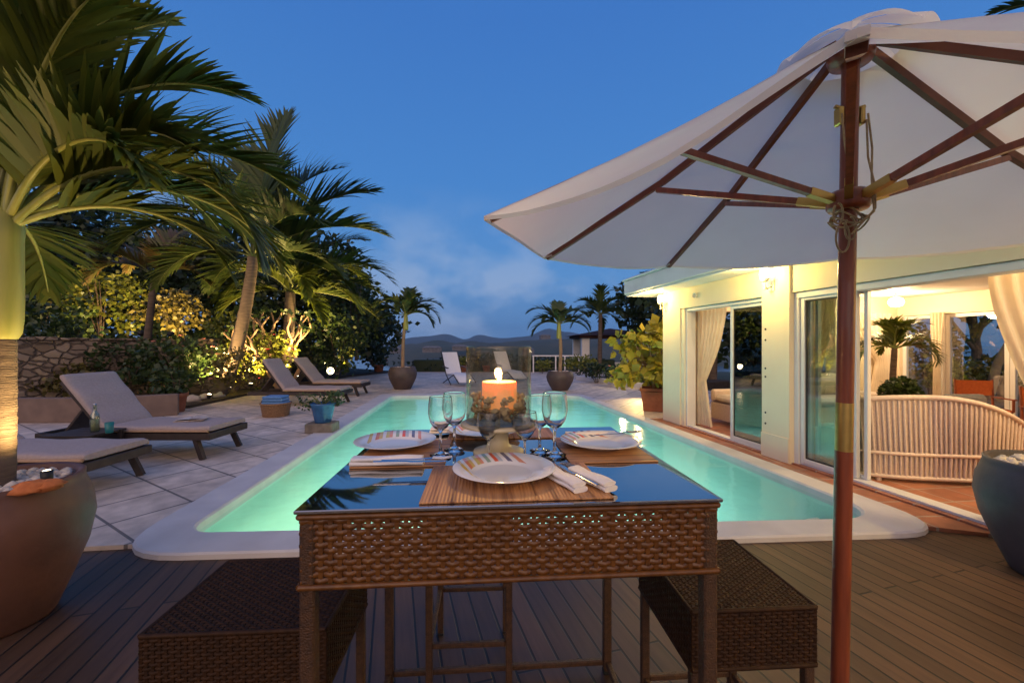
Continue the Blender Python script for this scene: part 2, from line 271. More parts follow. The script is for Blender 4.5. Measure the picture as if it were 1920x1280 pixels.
M = dict(
 deck=plankmat('weathered deck boards', (0.115, 0.060, 0.033), (0.064, 0.034, 0.019), (0.008, 0.006, 0.006), 0.098, R(-99.5) , 2.6, 0.5, 0.8, 0.37, 0.06),
 tile=plankmat('pale terrace tiles', (0.74, 0.62, 0.52), (0.64, 0.535, 0.45), (0.20, 0.175, 0.16), 0.52, R(38), 0.52, 0.6, 0.5, 0.0, 0.022),
 terracotta=plankmat('terracotta tiles', (0.42, 0.17, 0.09), (0.34, 0.125, 0.065), (0.42, 0.33, 0.26), 0.30, R(3), 0.30, 0.4, 0.4, 0.0, 0.03),
 coping=mat('pale coping stone', (0.62, 0.60, 0.60), (0.54, 0.52, 0.52), 3.0, 0.6, 0.25),
 plaster=mat('aqua pool plaster', (0.50, 0.79, 0.70), (0.44, 0.75, 0.67), 2.0, 0.6, 0.1),
 water=glassmat('pool water', (0.86, 0.98, 0.95), 0.13, 1.2, (2.6, 0.25)),
 soil=mat('dark garden soil', (0.05, 0.035, 0.025), (0.03, 0.022, 0.015), 9, 0.9, 0.8),
 ground=mat('dry green ground', (0.06, 0.07, 0.035), (0.035, 0.05, 0.025), 0.4, 0.9, 0.3),
 hill=mat('wooded hillside', (0.045, 0.06, 0.04), (0.08, 0.085, 0.06), 0.02, 0.9),
 sea=mat('evening sea', (0.03, 0.06, 0.10), (0.035, 0.07, 0.12), 0.05, 0.15, 0.2),
 wall=mat('warm lit white render', (0.82, 0.72, 0.53), (0.78, 0.68, 0.50), 2.0, 0.7, 0.12, bscale=60),  # white render; the wall lamps' warm yellow is put into its colour
 white=mat('white paint', (0.78, 0.77, 0.75), (0.72, 0.71, 0.69), 5, 0.4),
 roof=mat('painted roof edge', (0.74, 0.68, 0.67), (0.68, 0.62, 0.61), 3, 0.6, 0.1),
 alu=mat('white door aluminium', (0.72, 0.73, 0.74), (0.68, 0.69, 0.7), 4, 0.35),
 seal=mat('dark door seal', (0.03, 0.03, 0.035), None, 4, 0.5),
 pane=glassmat('door glass', (0.90, 0.95, 0.93), 0.0, 1.52, None, 0.10),
 darkpane=glassmat('dark reflecting glass', (0.30, 0.34, 0.33), 0.0, 1.6, None, 0.22),
 curtain=mat('cream curtain cloth', (0.80, 0.70, 0.55), (0.74, 0.64, 0.5), 8, 0.85, 0.15, transl=0.35),
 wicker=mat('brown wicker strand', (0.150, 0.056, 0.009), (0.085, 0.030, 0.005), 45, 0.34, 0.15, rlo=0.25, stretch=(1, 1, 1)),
 wickerstool=mat('shaded brown wicker strand', (0.042, 0.017, 0.005), (0.025, 0.011, 0.004), 45, 0.6, 0.15, rlo=0.5, spec=0.2),  # wicker darkened: the shade on the stools is put into it
 wickersheet=mat('pale wicker weave', (0.70, 0.57, 0.49), (0.60, 0.48, 0.41), 60, 0.7, 0.6),
 wickerdark=mat('dark wicker liner', (0.02, 0.012, 0.008), None, 20, 0.7),
 wickerleg=mat('woven brown legs', (0.080, 0.034, 0.010), (0.045, 0.019, 0.006), 60, 0.45, 0.6),
 whitewick=mat('white wicker', (0.74, 0.62, 0.54), (0.66, 0.54, 0.47), 40, 0.5, 0.3),
 darkglass=mat('dark glass table top', (0.010, 0.013, 0.018), (0.008, 0.010, 0.014), 3, 0.03, 0.0, spec=1.0, rlo=0.02, coat=1.0),
 plate=mat('white glazed china', (0.80, 0.78, 0.74), (0.78, 0.76, 0.72), 5, 0.12, 0, rlo=0.08),
 cloth=mat('white napkin linen', (0.82, 0.79, 0.76), (0.78, 0.75, 0.72), 30, 0.85, 0.3),
 steel=mat('polished steel', (0.62, 0.62, 0.62), (0.55, 0.55, 0.55), 20, 0.18, metal=1.0),
 brass=mat('brass', (0.62, 0.44, 0.14), (0.50, 0.34, 0.10), 20, 0.3, metal=0.9),
 crystal=realglass('drinking glass'),
 hurricane=glassmat('hurricane glass', (0.90, 0.885, 0.82), 0.03, 1.3, None, 0.03),
 stand=mat('cream ceramic stand', (0.66, 0.58, 0.38), (0.55, 0.47, 0.29), 9, 0.35, 0.1),
 shell=mat('shells and pebbles', (0.76, 0.68, 0.48), (0.50, 0.42, 0.26), 26, 0.5, 0.3),
 flame=emitmat('flame', (1.0, 0.70, 0.28), 11.0),
 canopy=mat('cream canvas', (0.86, 0.83, 0.78), (0.82, 0.79, 0.74), 3, 0.85, 0.1, transl=0.48, bscale=400),
 pole=mat('varnished red wood', (0.27, 0.062, 0.022), (0.16, 0.036, 0.014), 7, 0.33, 0.05, stretch=(6, 6, 0.6), coat=0.3),
 rib=mat('stained rib wood', (0.19, 0.055, 0.024), (0.12, 0.033, 0.015), 7, 0.42, 0.05),
 cord=mat('tan cord', (0.48, 0.38, 0.22), (0.36, 0.27, 0.15), 60, 0.9, 0.4),
 potbrown=mat('brown glazed planter', (0.165, 0.072, 0.040), (0.11, 0.048, 0.028), 5, 0.5, 0.25, rlo=0.4),
 potfar=mat('dark brown grey planter', (0.085, 0.060, 0.055), (0.06, 0.043, 0.04), 5, 0.55, 0.25, rlo=0.42),
 potgrey=mat('slate grey planter', (0.075, 0.070, 0.082), (0.055, 0.050, 0.060), 5, 0.55, 0.2, rlo=0.42),
 gravel=mat('white gravel', (0.72, 0.66, 0.60), (0.5, 0.45, 0.40), 30, 0.8, 0.4),
 orange=mat('orange stone', (0.62, 0.20, 0.06), (0.45, 0.13, 0.04), 18, 0.8, 0.5),
 terra=mat('terracotta clay', (0.34, 0.12, 0.06), (0.26, 0.09, 0.045), 8, 0.75, 0.3),
 bluepot=mat('blue glazed pot', (0.03, 0.11, 0.27), (0.02, 0.075, 0.20), 9, 0.2, 0.1, rlo=0.12),
 block=mat('rough stone block', (0.22, 0.19, 0.16), (0.15, 0.13, 0.11), 12, 0.9, 0.7),
 stone=mat('pale boulder', (0.50, 0.44, 0.38), (0.36, 0.31, 0.27), 9, 0.85, 0.5),
 drystone=stonemat(),
 lowwall=mat('brown rendered kerb', (0.20, 0.14, 0.11), (0.15, 0.105, 0.085), 4, 0.85, 0.4),
 loungewood=mat('dark hardwood frame', (0.040, 0.026, 0.020), (0.025, 0.016, 0.012), 12, 0.5, 0.2),
 cushion=mat('taupe cushion canvas', (0.42, 0.34, 0.31), (0.37, 0.30, 0.275), 40, 0.9, 0.2, bscale=300),
 piping=mat('tan cushion side', (0.44, 0.29, 0.18), (0.38, 0.25, 0.16), 30, 0.9, 0.2),
 whitecloth=mat('white sling cloth', (0.74, 0.75, 0.78), (0.68, 0.69, 0.72), 30, 0.85, 0.2),
 basket=mat('woven cane', (0.34, 0.20, 0.10), (0.22, 0.12, 0.06), 50, 0.8, 0.6),
 towel=mat('sky blue towel', (0.12, 0.27, 0.52), (0.10, 0.23, 0.46), 30, 0.95, 0.4),
 teal=mat('teal plastic cup', (0.015, 0.18, 0.19), (0.012, 0.15, 0.16), 8, 0.35),
 bottle=glassmat('bottle glass', (0.80, 0.86, 0.78), 0.05, 1.5, None, 0.12),
 canvas=mat('orange director canvas', (0.50, 0.13, 0.035), (0.42, 0.10, 0.03), 30, 0.8, 0.2),
 greycush=mat('grey blue cushion', (0.26, 0.27, 0.29), (0.21, 0.22, 0.24), 30, 0.9, 0.2),
 bark=mat('ringed palm bark', (0.16, 0.115, 0.085), (0.085, 0.06, 0.045), 5, 0.9, 0.8, stretch=(1, 1, 9)),
 palebark=mat('smooth pale branch', (0.34, 0.22, 0.13), (0.24, 0.15, 0.09), 6, 0.7, 0.3),
 shaft=mat('green crownshaft', (0.38, 0.37, 0.10), (0.26, 0.28, 0.06), 3, 0.4, 0.1, stretch=(6, 6, 0.7)),
 stem=mat('leaf stem', (0.16, 0.18, 0.04), (0.11, 0.13, 0.03), 6, 0.5),
 palm=leafmat('palm leaflets', (0.060, 0.100, 0.012), (0.150, 0.175, 0.022), 0.5, 0.35),
 palmlit=leafmat('orange lit palm leaflets', (0.13, 0.075, 0.022), (0.10, 0.11, 0.02)),  # orange of the uplight put into the leaflet colour
 palmfar=leafmat('dark palm leaflets', (0.036, 0.070, 0.015), (0.085, 0.120, 0.022), 0.5, 0.3),
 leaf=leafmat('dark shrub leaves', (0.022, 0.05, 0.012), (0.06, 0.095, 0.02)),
 leafy=leafmat('yellow green leaves', (0.11, 0.15, 0.018), (0.28, 0.28, 0.035)), lamplit=leafmat('yellow croton leaves', (0.20, 0.21, 0.02), (0.52, 0.42, 0.05)),  # lamplight on the uplit bushes is put into these leaf colours
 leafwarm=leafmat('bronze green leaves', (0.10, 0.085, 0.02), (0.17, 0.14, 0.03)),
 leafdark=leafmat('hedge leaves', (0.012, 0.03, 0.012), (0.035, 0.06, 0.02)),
 red=mat('red petals', (0.60, 0.03, 0.03), (0.5, 0.02, 0.03), 10, 0.6),
 pink=mat('coral petals', (0.65, 0.22, 0.16), (0.6, 0.16, 0.12), 10, 0.6),
 rooftile=mat('dark red roof', (0.085, 0.030, 0.026), (0.05, 0.022, 0.020), 8, 0.8, 0.4),
 bulb=emitmat('lit lamp glass', (1.0, 0.78, 0.42), 14.0),
 spotface=emitmat('garden spot face', (1.0, 0.80, 0.50), 10.0),
 black=mat('black metal', (0.02, 0.02, 0.02), None, 10, 0.45, metal=0.3),
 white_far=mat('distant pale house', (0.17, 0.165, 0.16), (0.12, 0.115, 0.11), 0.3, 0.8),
 ceil=mat('white ceiling', (0.80, 0.76, 0.70), (0.77, 0.73, 0.67), 2, 0.8),
 peach=mat('peach render', (0.78, 0.66, 0.50), (0.74, 0.62, 0.46), 2, 0.8, 0.1),
 seatpad=mat('cream sofa pad', (0.74, 0.66, 0.56), (0.68, 0.6, 0.5), 10, 0.9, 0.2),
 book=mat('printed paper', (0.70, 0.66, 0.60), (0.45, 0.30, 0.22), 18, 0.7),
)
def stripemat():                          # china with coloured brush strokes over one side of the rim
    m, t, n, l = newmat('striped rim china')
    tc = n('ShaderNodeTexCoord'); sp = n('ShaderNodeSeparateXYZ'); l(tc.outputs['Object'], sp.inputs[0])
    def mt(op, a, b=None, clamp=False):
        k = n('ShaderNodeMath'); k.operation = op; k.use_clamp = clamp
        for i, q in enumerate((a, b)):
            if q is None: continue
            if isinstance(q, (int, float)): k.inputs[i].default_value = q
            else: l(q, k.inputs[i])
        return k.outputs[0]
    x, y = sp.outputs[0], sp.outputs[1]
    rr = mt('SQRT', mt('ADD', mt('MULTIPLY', x, x), mt('MULTIPLY', y, y)))
    u = mt('ADD', mt('MULTIPLY', x, 4.2), mt('MULTIPLY', y, 2.0)); u = mt('ADD', u, 0.5)
    rp = n('ShaderNodeValToRGB'); rp.color_ramp.interpolation = 'CONSTANT'; l(u, rp.inputs[0]); e = rp.color_ramp.elements
    W_ = (0.80, 0.78, 0.74); cols = [W_, (0.75, 0.48, 0.10), W_, (0.70, 0.25, 0.12), (0.72, 0.50, 0.16), W_, (0.62, 0.52, 0.18), (0.72, 0.32, 0.20), W_, (0.30, 0.40, 0.30), W_, (0.68, 0.12, 0.06), (0.45, 0.5, 0.55), W_, (0.16, 0.16, 0.24), W_, (0.70, 0.30, 0.18), W_]
    e[0].position = 0; e[0].color = (*cols[0], 1); e[1].position = 0.99; e[1].color = (*W_, 1)
    for i, c in enumerate(cols[1:]):
        q = e.new(0.06 + 0.052 * i); q.color = (*c, 1)
    outer = mt('GREATER_THAN', rr, 0.087); back = mt('GREATER_THAN', mt('ADD', y, mt('MULTIPLY', x, -0.35)), -0.01)
    mk = mt('MULTIPLY', outer, back)
    mx = n('ShaderNodeMix'); mx.data_type = 'RGBA'; l(mk, mx.inputs[0]); mx.inputs[6].default_value = (*W_, 1); l(rp.outputs[0], mx.inputs[7])
    p = n('ShaderNodeBsdfPrincipled'); l(mx.outputs[2], p.inputs['Base Color']); p.inputs['Roughness'].default_value = 0.12
    o = n('ShaderNodeOutputMaterial'); l(p.outputs[0], o.inputs[0]); return m
M['striped'] = stripemat()
M['darkglass'].node_tree.nodes['Principled BSDF'].inputs['IOR'].default_value = 2.5
def matmat():                             # placemat: fine wooden slats with darker bands
    m, t, n, l = newmat('slatted wood placemat')
    tc = n('ShaderNodeTexCoord'); mp = n('ShaderNodeMapping'); l(tc.outputs['Object'], mp.inputs[0])
    wv = n('ShaderNodeTexWave'); wv.wave_type = 'BANDS'; wv.bands_direction = 'X'; wv.inputs['Scale'].default_value = 38; wv.inputs['Distortion'].default_value = 0.0; l(mp.outputs[0], wv.inputs[0])
    m2 = n('ShaderNodeMapping'); m2.inputs['Scale'].default_value = (55, 2.5, 1); l(tc.outputs['Object'], m2.inputs[0])
    nz = n('ShaderNodeTexNoise'); nz.inputs['Scale'].default_value = 1.0; nz.inputs['Detail'].default_value = 4; l(m2.outputs[0], nz.inputs[0])
    rp = n('ShaderNodeValToRGB'); l(nz.outputs[0], rp.inputs[0]); e = rp.color_ramp.elements
    e[0].position = 0.32; e[0].color = (0.17, 0.065, 0.024, 1); e[1].position = 0.62; e[1].color = (0.58, 0.29, 0.115, 1)
    q = e.new(0.46); q.color = (0.43, 0.20, 0.075, 1)
    p = n('ShaderNodeBsdfPrincipled'); l(rp.outputs[0], p.inputs['Base Color']); p.inputs['Roughness'].default_value = 0.5
    b = n('ShaderNodeBump'); b.inputs['Strength'].default_value = 0.5; b.inputs['Distance'].default_value = 0.002; l(wv.outputs[0], b.inputs['Height']); l(b.outputs[0], p.inputs['Normal'])
    o = n('ShaderNodeOutputMaterial'); l(p.outputs[0], o.inputs[0]); return m
M['mat'] = matmat()
def candlemat():
    m, t, n, l = newmat('orange candle wax')
    p = n('ShaderNodeBsdfPrincipled'); p.inputs['Base Color'].default_value = (0.90, 0.52, 0.28, 1); p.inputs['Roughness'].default_value = 0.45
    p.inputs['Subsurface Weight'].default_value = 0.5; p.inputs['Subsurface Radius'].default_value = (0.05, 0.02, 0.008); p.inputs['Subsurface Scale'].default_value = 0.5
    p.inputs['Emission Color'].default_value = (1.0, 0.38, 0.12, 1); p.inputs['Emission Strength'].default_value = 0.5   # wax glowing from its own flame
    o = n('ShaderNodeOutputMaterial'); l(p.outputs[0], o.inputs[0]); return m
M['wax'] = candlemat()

def lamp(name, loc, power, col, radius=0.05, spot=None, aim=None, parent=None, blend=0.6):
    d = bpy.data.lights.new(name, 'SPOT' if spot else 'POINT'); d.energy = power; d.color = col; d.shadow_soft_size = radius
    if spot: d.spot_size = R(spot); d.spot_blend = blend
    o = bpy.data.objects.new(name, d); COL.objects.link(o); o.location = loc
    if aim is not None: o.rotation_euler = (Vector(aim) - Vector(loc)).to_track_quat('-Z', 'Y').to_euler()
    if parent: o.parent = parent
    return o
# ================================================================ SETTING
T = 0.03                                  # the paved terrace stands a small step above the wooden deck
def struct(mb, name, m, kind='structure'): return tag(mb.build(name, m), kind=kind)

def sstep(a, b, x):
    t = max(0.0, min(1.0, (x - a) / (b - a))); return t * t * (3 - 2 * t)
def terrain(x, y):
    r = max(0.0, y - 20.5); side = max(0.0, -x - 14)
    z = -0.25 - 16 * sstep(0, 75, r) - 8 * sstep(70, 160, r)
    return z + 2.0 * sstep(0, 14, side) * (1 - sstep(20, 60, y)) + 0.5 * noise.noise(Vector((x * .06, y * .06, 0))) * sstep(22, 40, y)
g = MB()                                  # one sheet of ground from behind the camera to the shore
xs = [-300, -160, -90, -60, -40, -30, -24, -18, -14, -10, -6, -2, 2, 6, 10, 14, 20, 28, 40, 60, 90, 160, 300]
ys = [-60, -30, -12, -5, 0, 5, 10, 15, 20.5, 24, 28, 33, 40, 50, 62, 76, 95, 120, 160]
# hole under the pool: the sheet simply lies below the basin there
def gz(x, y): return terrain(x, y) - (1.6 if -8 < x < 7 and -3 < y < 17 else 0)
g.add([(x, y, gz(x, y)) for y in ys for x in xs], [(j * len(xs) + i, j * len(xs) + i + 1, (j + 1) * len(xs) + i + 1, (j + 1) * len(xs) + i) for j in range(len(ys) - 1) for i in range(len(xs) - 1)], True)
struct(g, 'ground', M['ground'])
struct(MB().poly([(-6000, 100, -22), (6000, 100, -22), (6000, 7000, -22), (-6000, 7000, -22)]), 'sea', M['sea'])
def ridge(name, pts, d0, d1, seed, m):    # a hill range: profile along the skyline, falling to the sea on both sides
    mb = MB(); n = 60; k = 8
    def prof(u):
        a = u * (len(pts) - 1); i = min(int(a), len(pts) - 2); f_ = a - i; f_ = f_ * f_ * (3 - 2 * f_)
        return pts[i][0] + (pts[i + 1][0] - pts[i][0]) * (a - i), pts[i][1] * (1 - f_) + pts[i + 1][1] * f_
    def fn(u, v):
        px, h = prof(u); d = d0 + (d1 - d0) * v; w = math.sin(PI * v) ** 0.8
        p = dp(px, d); hz = -24 + (h + 24) * w; q = 1 + 0.10 * noise.noise(Vector((u * 14, v * 4, seed))) + 0.05 * noise.noise(Vector((u * 50, v * 12, seed)))
        return (p.x, p.y, -24 + (hz + 24) * q)
    mb.grid(fn, n, k * 2); return struct(mb, name, m)
ridge('hills', [(560, -24), (700, 10), (800, 60), (835, 78), (872, 40), (900, 76), (940, 45), (985, 60), (1030, 120), (1062, 95), (1120, 60), (1190, 80), (1300, 40), (1420, -24)], 2600, 3800, 1, M['hill'])
ridge('headland', [(690, -24), (770, 3.0), (830, 5.5), (875, 4.5), (930, 3), (985, 6), (1040, 9.5), (1100, 9), (1170, 11), (1300, 12), (1460, -24)], 430, 760, 5, M['hill'])

# terrace, deck, pool -------------------------------------------------------
pl, pr = [gp(345, 1000, T), gp(735, 742, T)], [gp(1665, 972, T), gp(1085, 742, T)]
cor = [Vector(p) for p in (pl[0], pr[0], pr[1], pl[1])]           # near-left, near-right, far-right, far-left
def rounded(c, rad, n=7):
    out = []
    for i in range(4):
        p, a, b = c[i], c[i - 1], c[(i + 1) % 4]; r = rad[i]; u = (a - p).normalized(); v = (b - p).normalized()
        A, B = p + u * r, p + v * r
        for k in range(n + 1):
            t = k / n; out.append(A * (1 - t) ** 2 + p * (2 * t * (1 - t)) + B * t * t)
    return out
def offs(c, d):
    out = []
    for i in range(4):
        p, a, b = c[i], c[i - 1], c[(i + 1) % 4]; u = (p - a).normalized(); v = (b - p).normalized()
        n1 = Vector((u.y, -u.x, 0)); n2 = Vector((v.y, -v.x, 0)); k = (n1 + n2); k = k / k.dot(n1); out.append(p + k * d[i])
    return out
inner = rounded(cor, (0.22, 0.42, 0.30, 0.30)); oc = offs(cor, (0.32, 0.30, 0.32, 0.34)); oc[1] = cor[1] + Vector((0.27, -0.26, 0)); oc[2] = cor[2] + Vector((0.17, 0.36, 0)); outer = rounded(oc, (0.50, 0.42, 0.3, 0.3))
def ring(mb, a, za, b, zb, smooth=False):
    n = len(a); mb.add([(p.x, p.y, za) for p in a] + [(p.x, p.y, zb) for p in b], [(i, (i + 1) % n, n + (i + 1) % n, n + i) for i in range(n)], smooth)
cz = T + 0.014
mb = MB(); sm_o = rounded(offs(oc, (-0.012,) * 4), (0.50, 0.42, 0.3, 0.3)); sm_i = rounded(offs(cor, (0.015,) * 4), (0.22, 0.42, 0.30, 0.30))
ring(mb, outer, -0.15, outer, cz - 0.012); ring(mb, outer, cz - 0.012, sm_o, cz); ring(mb, sm_o, cz, sm_i, cz); ring(mb, sm_i, cz, inner, cz - 0.015); ring(mb, inner, cz - 0.015, inner, -0.05)
struct(mb, 'pool_coping', M['coping'])
mb = MB(); ib = rounded(offs(cor, (0.004,) * 4), (0.22, 0.42, 0.30, 0.30)); fl = -1.05
ring(mb, ib, -0.045, ib, fl); mb.add([(p.x, p.y, fl) for p in ib], [tuple(range(len(ib)))])
struct(mb, 'pool_basin', M['plaster'])
mb = MB()                                  # curved entry steps in the near right corner
for k in range(4):
    c = cor[1] + Vector((-0.02, 0.02, 0)); r_ = 1.75 - 0.40 * k; z1 = fl + 0.20 * (k + 1); arc = [c + Vector((math.cos(a) * r_, math.sin(a) * r_, 0)) for a in [R(92 + 86 * i / 14) for i in range(15)]]
    mb.prism([c + Vector((0.0, 0.0, 0))] + arc, fl + 0.20 * k + 0.002, z1)
struct(mb, 'pool_steps', M['coping'])
mb = MB()
for k in range(4): r_ = 1.75 - 0.40 * k; mb.tube([cor[1] + Vector((-0.02 + math.cos(a) * r_, 0.02 + math.sin(a) * r_, fl + 0.20 * (k + 1) + .004)) for a in [R(94 + 82 * i / 20) for i in range(21)]], .022, 6)
struct(mb, 'step_edge_highlight', M['white'])  # white tubes added to paint the pale lit line on each step edge
wz = T - 0.05
struct(MB().poly([(p.x, p.y, wz) for p in ib]), 'pool_water', M['water'])
# paving: a ring of slabs round the pool opening, joined to a large field
def field(name, pts, z, m, zb=None):
    mb = MB(); mb.prism(pts, z - 0.22 if zb is None else zb, z); return struct(mb, name, m)
o0, o1, o2, o3 = oc
eL = Vector((-0.06, 0.995, 0))
stepy = gp(195, 1020, T).y
field('terrace_paving', [(-9.5, stepy - 0.02), (o0.x + 0.1, stepy - 0.02), (o0.x + 0.12, o0.y + 0.3), (o3.x + 0.1, o3.y - 0.1), (o3.x + 0.1, 21.0), (-9.5, 21.0)], T, M['tile'])
field('terrace_paving', [(o3.x + 0.1, o3.y - 0.14), (o2.x - 0.05, o2.y - 0.14), (7.0, o2.y - 0.14), (7.0, 21.0), (o3.x + 0.1, 21.0)], T - 0.001, M['tile'])
field('terrace_paving', [(o2.x + (o1.x - o2.x) * .36 - .06, 7.1), (7.0, 7.1), (7.0, o2.y - 0.14), (o2.x - 0.08, o2.y - 0.14)], T - 0.002, M['tile'])
field('terracotta_paving', [(o1.x - 0.12, o1.y + 0.12), (4.6, 2.1), (4.6, 7.1), (o2.x + (o1.x - o2.x) * .36 - .06, 7.1)], T - 0.003, M['terracotta'])
field('wood_deck', [(-9.5, -5), (8, -5), (8, 2.35), (4.6, 2.35), (o1.x + .05, o1.y + 0.25), (o0.x + 0.3, o0.y + 0.35), (o0.x - 0.2, o0.y + 0.28), (o0.x - 0.2, stepy - .02), (-9.5, stepy - .02)], 0.0, M['deck'], -0.2)

# underwater lamps: unseen discs under the surface stand in for wall niche lamps
for (u, v, pw_) in ((0.07, .22, 15), (0.26, .24, 15), (0.46, .24, 14), (0.66, .24, 14), (0.86, .26, 14), (0.30, .76, 11), (0.50, .76, 11), (0.70, .76, 11), (0.88, .74, 12), (0.12, .62, 10)):
    p = cor[0].lerp(cor[3], u).lerp(cor[1].lerp(cor[2], u), v); p.z = -0.42
    p.z = -0.16; o = lamp('pool_lamp', p, pw_ * 1.3, (1.0, 1.0, 0.66) if u < 0.3 else (0.70, 1.0, 0.92), 0.03); o.data.type = 'AREA'; o.data.shape = 'DISK'; o.data.size = 0.5

# garden bed on the left: soil, low kerb wall, stone retaining wall ---------
bed = [cw(-6.75, 8.6), cw(-6.9, 10.5), cw(-6.7, 16.6), cw(-5.6, 19.6), cw(-10, 23), cw(-24, 22), cw(-22, 5.5), cw(-9.4, 5.2), cw(-9.0, 7.0)]
field('garden_bed', [(p.x, p.y) for p in bed], T + 0.06, M['soil'])
w0, w1 = cw(-10.1, 8.6), cw(-7.2, 12.6)
rzw = math.atan2((w1 - w0).y, (w1 - w0).x); lw = (w1 - w0).length
rw = thing('retaining_wall', 'rough field stone retaining wall behind the loungers at the left', 'stone wall', (w0.x, w0.y, T), rzw)
mb = MB(); mb.box(-3.0, lw, 0, 0.4, 0, 1.42)
nst = 0
def bumpy(u, v): return Vector((-3.0 + (lw + 3.0) * u, -0.012 - 0.05 * max(0, noise.noise(Vector((u * 26, v * 8, 2)))), 0.0 + 1.42 * v))
mb.grid(bumpy, 90, 24, True); mb.build('stone_face', M['drystone'], rw)
cp = MB()
x = -3.0
while x < lw - 0.1:
    w_ = random.uniform(0.3, 0.55); cp.box(x + .006, min(x + w_, lw), -0.06, 0.44, 1.423, 1.47 + random.uniform(0, .03), 0.012); x += w_
cp.build('coping_stones', M['drystone'], rw)
fieldz = T + 1.36
up = [cw(-7.4, 13.0), cw(-7.2, 16.0), cw(-9, 21), cw(-24, 21), cw(-24, 4.0), cw(-12.6, 5.4), w0 + Vector((-0.2, 0.35, 0)), w1 + Vector((0, .2, 0))]
field('garden_bank', [(p.x, p.y) for p in up], fieldz, M['soil'], 0.0)
k0, k1 = cw(-8.4, 6.55), cw(-6.75, 7.55)
for i, (a, b, hh, lab) in enumerate(((cw(-10.6, 6.9), cw(-7.15, 7.0), 0.42, 'long brown kerb wall behind the reclined lounger'), (cw(-6.98, 7.3), cw(-6.3, 7.75), 0.40, 'short brown kerb wall left of the terracotta flower pot'))):
    d_ = b - a; kb = MB(); kb.box(0, d_.length, 0, 0.16, 0, hh, 0.012); o = kb.build('kerb_wall', M['lowwall'], None, (a.x, a.y, T), math.atan2(d_.y, d_.x)); tag(o, lab, 'low wall', 'low brown kerb walls of the garden')

# ================================================================ HOUSE (local y runs to the far end, x into the house)
HO = gp(1243, 787, T); HRZ = R(3.4)
def hw(x, y, z=0.0):
    c, s = math.cos(HRZ), math.sin(HRZ); return Vector((HO.x + x * c - y * s, HO.y + x * s + y * c, z))
house = thing('poolside_house', 'white flat roofed pool pavilion with wide sliding glass doors', 'house', (HO.x, HO.y, 0), HRZ)
SO, HD, ZF = 2.27, 1.95, T + 0.012       # soffit, door head, inner floor
YE, XB = -7.2, 4.75
w = MB()
w.box(0, 0.24, -0.52, 0, T - .2, SO)                        # corner pier
w.box(0, 0.24, -2.30, -0.523, HD, SO); w.box(0, 0.24, YE, -2.703, HD, SO)
w.box(-0.03, 0.26, -2.70, -2.302, T - .2, SO)               # pillar between the two doors
w.box(0, 0.24, YE, -6.0, T - .2, HD - .003)
w.box(0.02, 0.22, -0.62, -0.522, T - .2, HD - .003); 
w.build('wall', M['wall'], house)
w = MB(); w.box(0.243, XB, -0.22, -0.02, HD, SO); w.box(3.35, XB, -0.22, -0.02, ZF, HD - .003); w.box(0.243, 0.6, -0.22, -0.02, ZF, HD - .003); w.build('wall', M['peach'], house)
w = MB(); w.box(XB + .003, XB + .22, YE, -0.02, HD - .05, SO); w.box(XB + .003, XB + .22, -0.25, -0.02, ZF, HD - .053); w.box(XB + .003, XB + .22, YE, -2.6, ZF, HD - .053); w.build('wall', M['peach'], house)
w = MB(); w.box(0.243, XB + .22, YE - .2, YE - .003, T - .2, SO); w.build('wall', M['peach'], house)
MB().box(-0.40, XB + 0.6, YE - .5, 0.62, SO + .003, SO + 0.03).build('soffit', M['white'], house)
rf = MB(); rf.box(-0.43, XB + 0.63, YE - .53, 0.65, SO + .033, SO + 0.285, 0.012); rf.box(-0.46, XB + .66, YE - .56, 0.68, SO + 0.288, SO + 0.32, 0.008); rf.build('roof', M['roof'], house)
MB().box(0.246, XB, YE, -0.223, SO - .03, SO - .003).build('ceiling', M['ceil'], house)
cv = MB(); cv.box(2.2, 4.2, -4.6, -1.2, SO - .05, SO - .033, 0.008); cv.build('ceiling_panel', M['white'], house)
MB().box(0.0, XB + 0.25, YE, -0.003, T - .1, ZF).build('floor', M['terracotta'], house)
# door tracks, frames and panes
tr = MB(); tr.box(0.06, 0.17, -2.298, -0.623, ZF + .001, ZF + .02); tr.box(0.06, 0.20, -5.997, -2.703, ZF + .001, ZF + .02); tr.build('door_track', M['alu'], house)
def frame(y0, y1, x, z0, z1, st=0.05, dp_=0.045):
    b = MB(); b.box(x, x + dp_, y0, y0 + st, z0, z1, .004); b.box(x, x + dp_, y1 - st, y1, z0, z1, .004); b.box(x, x + dp_, y0 + st, y1 - st, z0, z0 + st, .004); b.box(x, x + dp_, y0 + st, y1 - st, z1 - st, z1, .004); return b
def slider(y0, y1, x, pm, seal=True, st=0.05):
    f = frame(y0, y1, x, ZF + .022, HD - .05, st).build('sliding_door', M['alu'], house)
    MB().box(x + .018, x + .026, y0 + st, y1 - st, ZF + .022 + st, HD - .05 - st).build('pane', pm, f)
    if seal: s_ = frame(y0 + st, y1 - st, x + .012, ZF + .022 + st, HD - .05 - st, 0.016, 0.02); s_.build('seal', M['seal'], f)
    return f
slider(-2.28, -1.62, 0.07, M['darkpane'])
hd_ = MB(); hd_.box(0.04, 0.19, -2.298, -0.623, HD - .05, HD - .004, .004); hd_.box(0.04, 0.19, -0.66, -0.623, ZF, HD - .051); hd_.build('door_frame', M['alu'], house)
hd_ = MB(); hd_.box(0.03, 0.215, -5.997, -2.703, HD - .07, HD - .004, .004); hd_.box(0.03, 0.215, -2.76, -2.703, ZF, HD - .071); hd_.build('door_frame', M['alu'], house)
s1 = slider(-3.28, -2.765, 0.05, M['pane']); slider(-3.34, -2.80, 0.105, M['pane'], False, .035); slider(-3.40, -2.84, 0.16, M['pane'], False, .035)
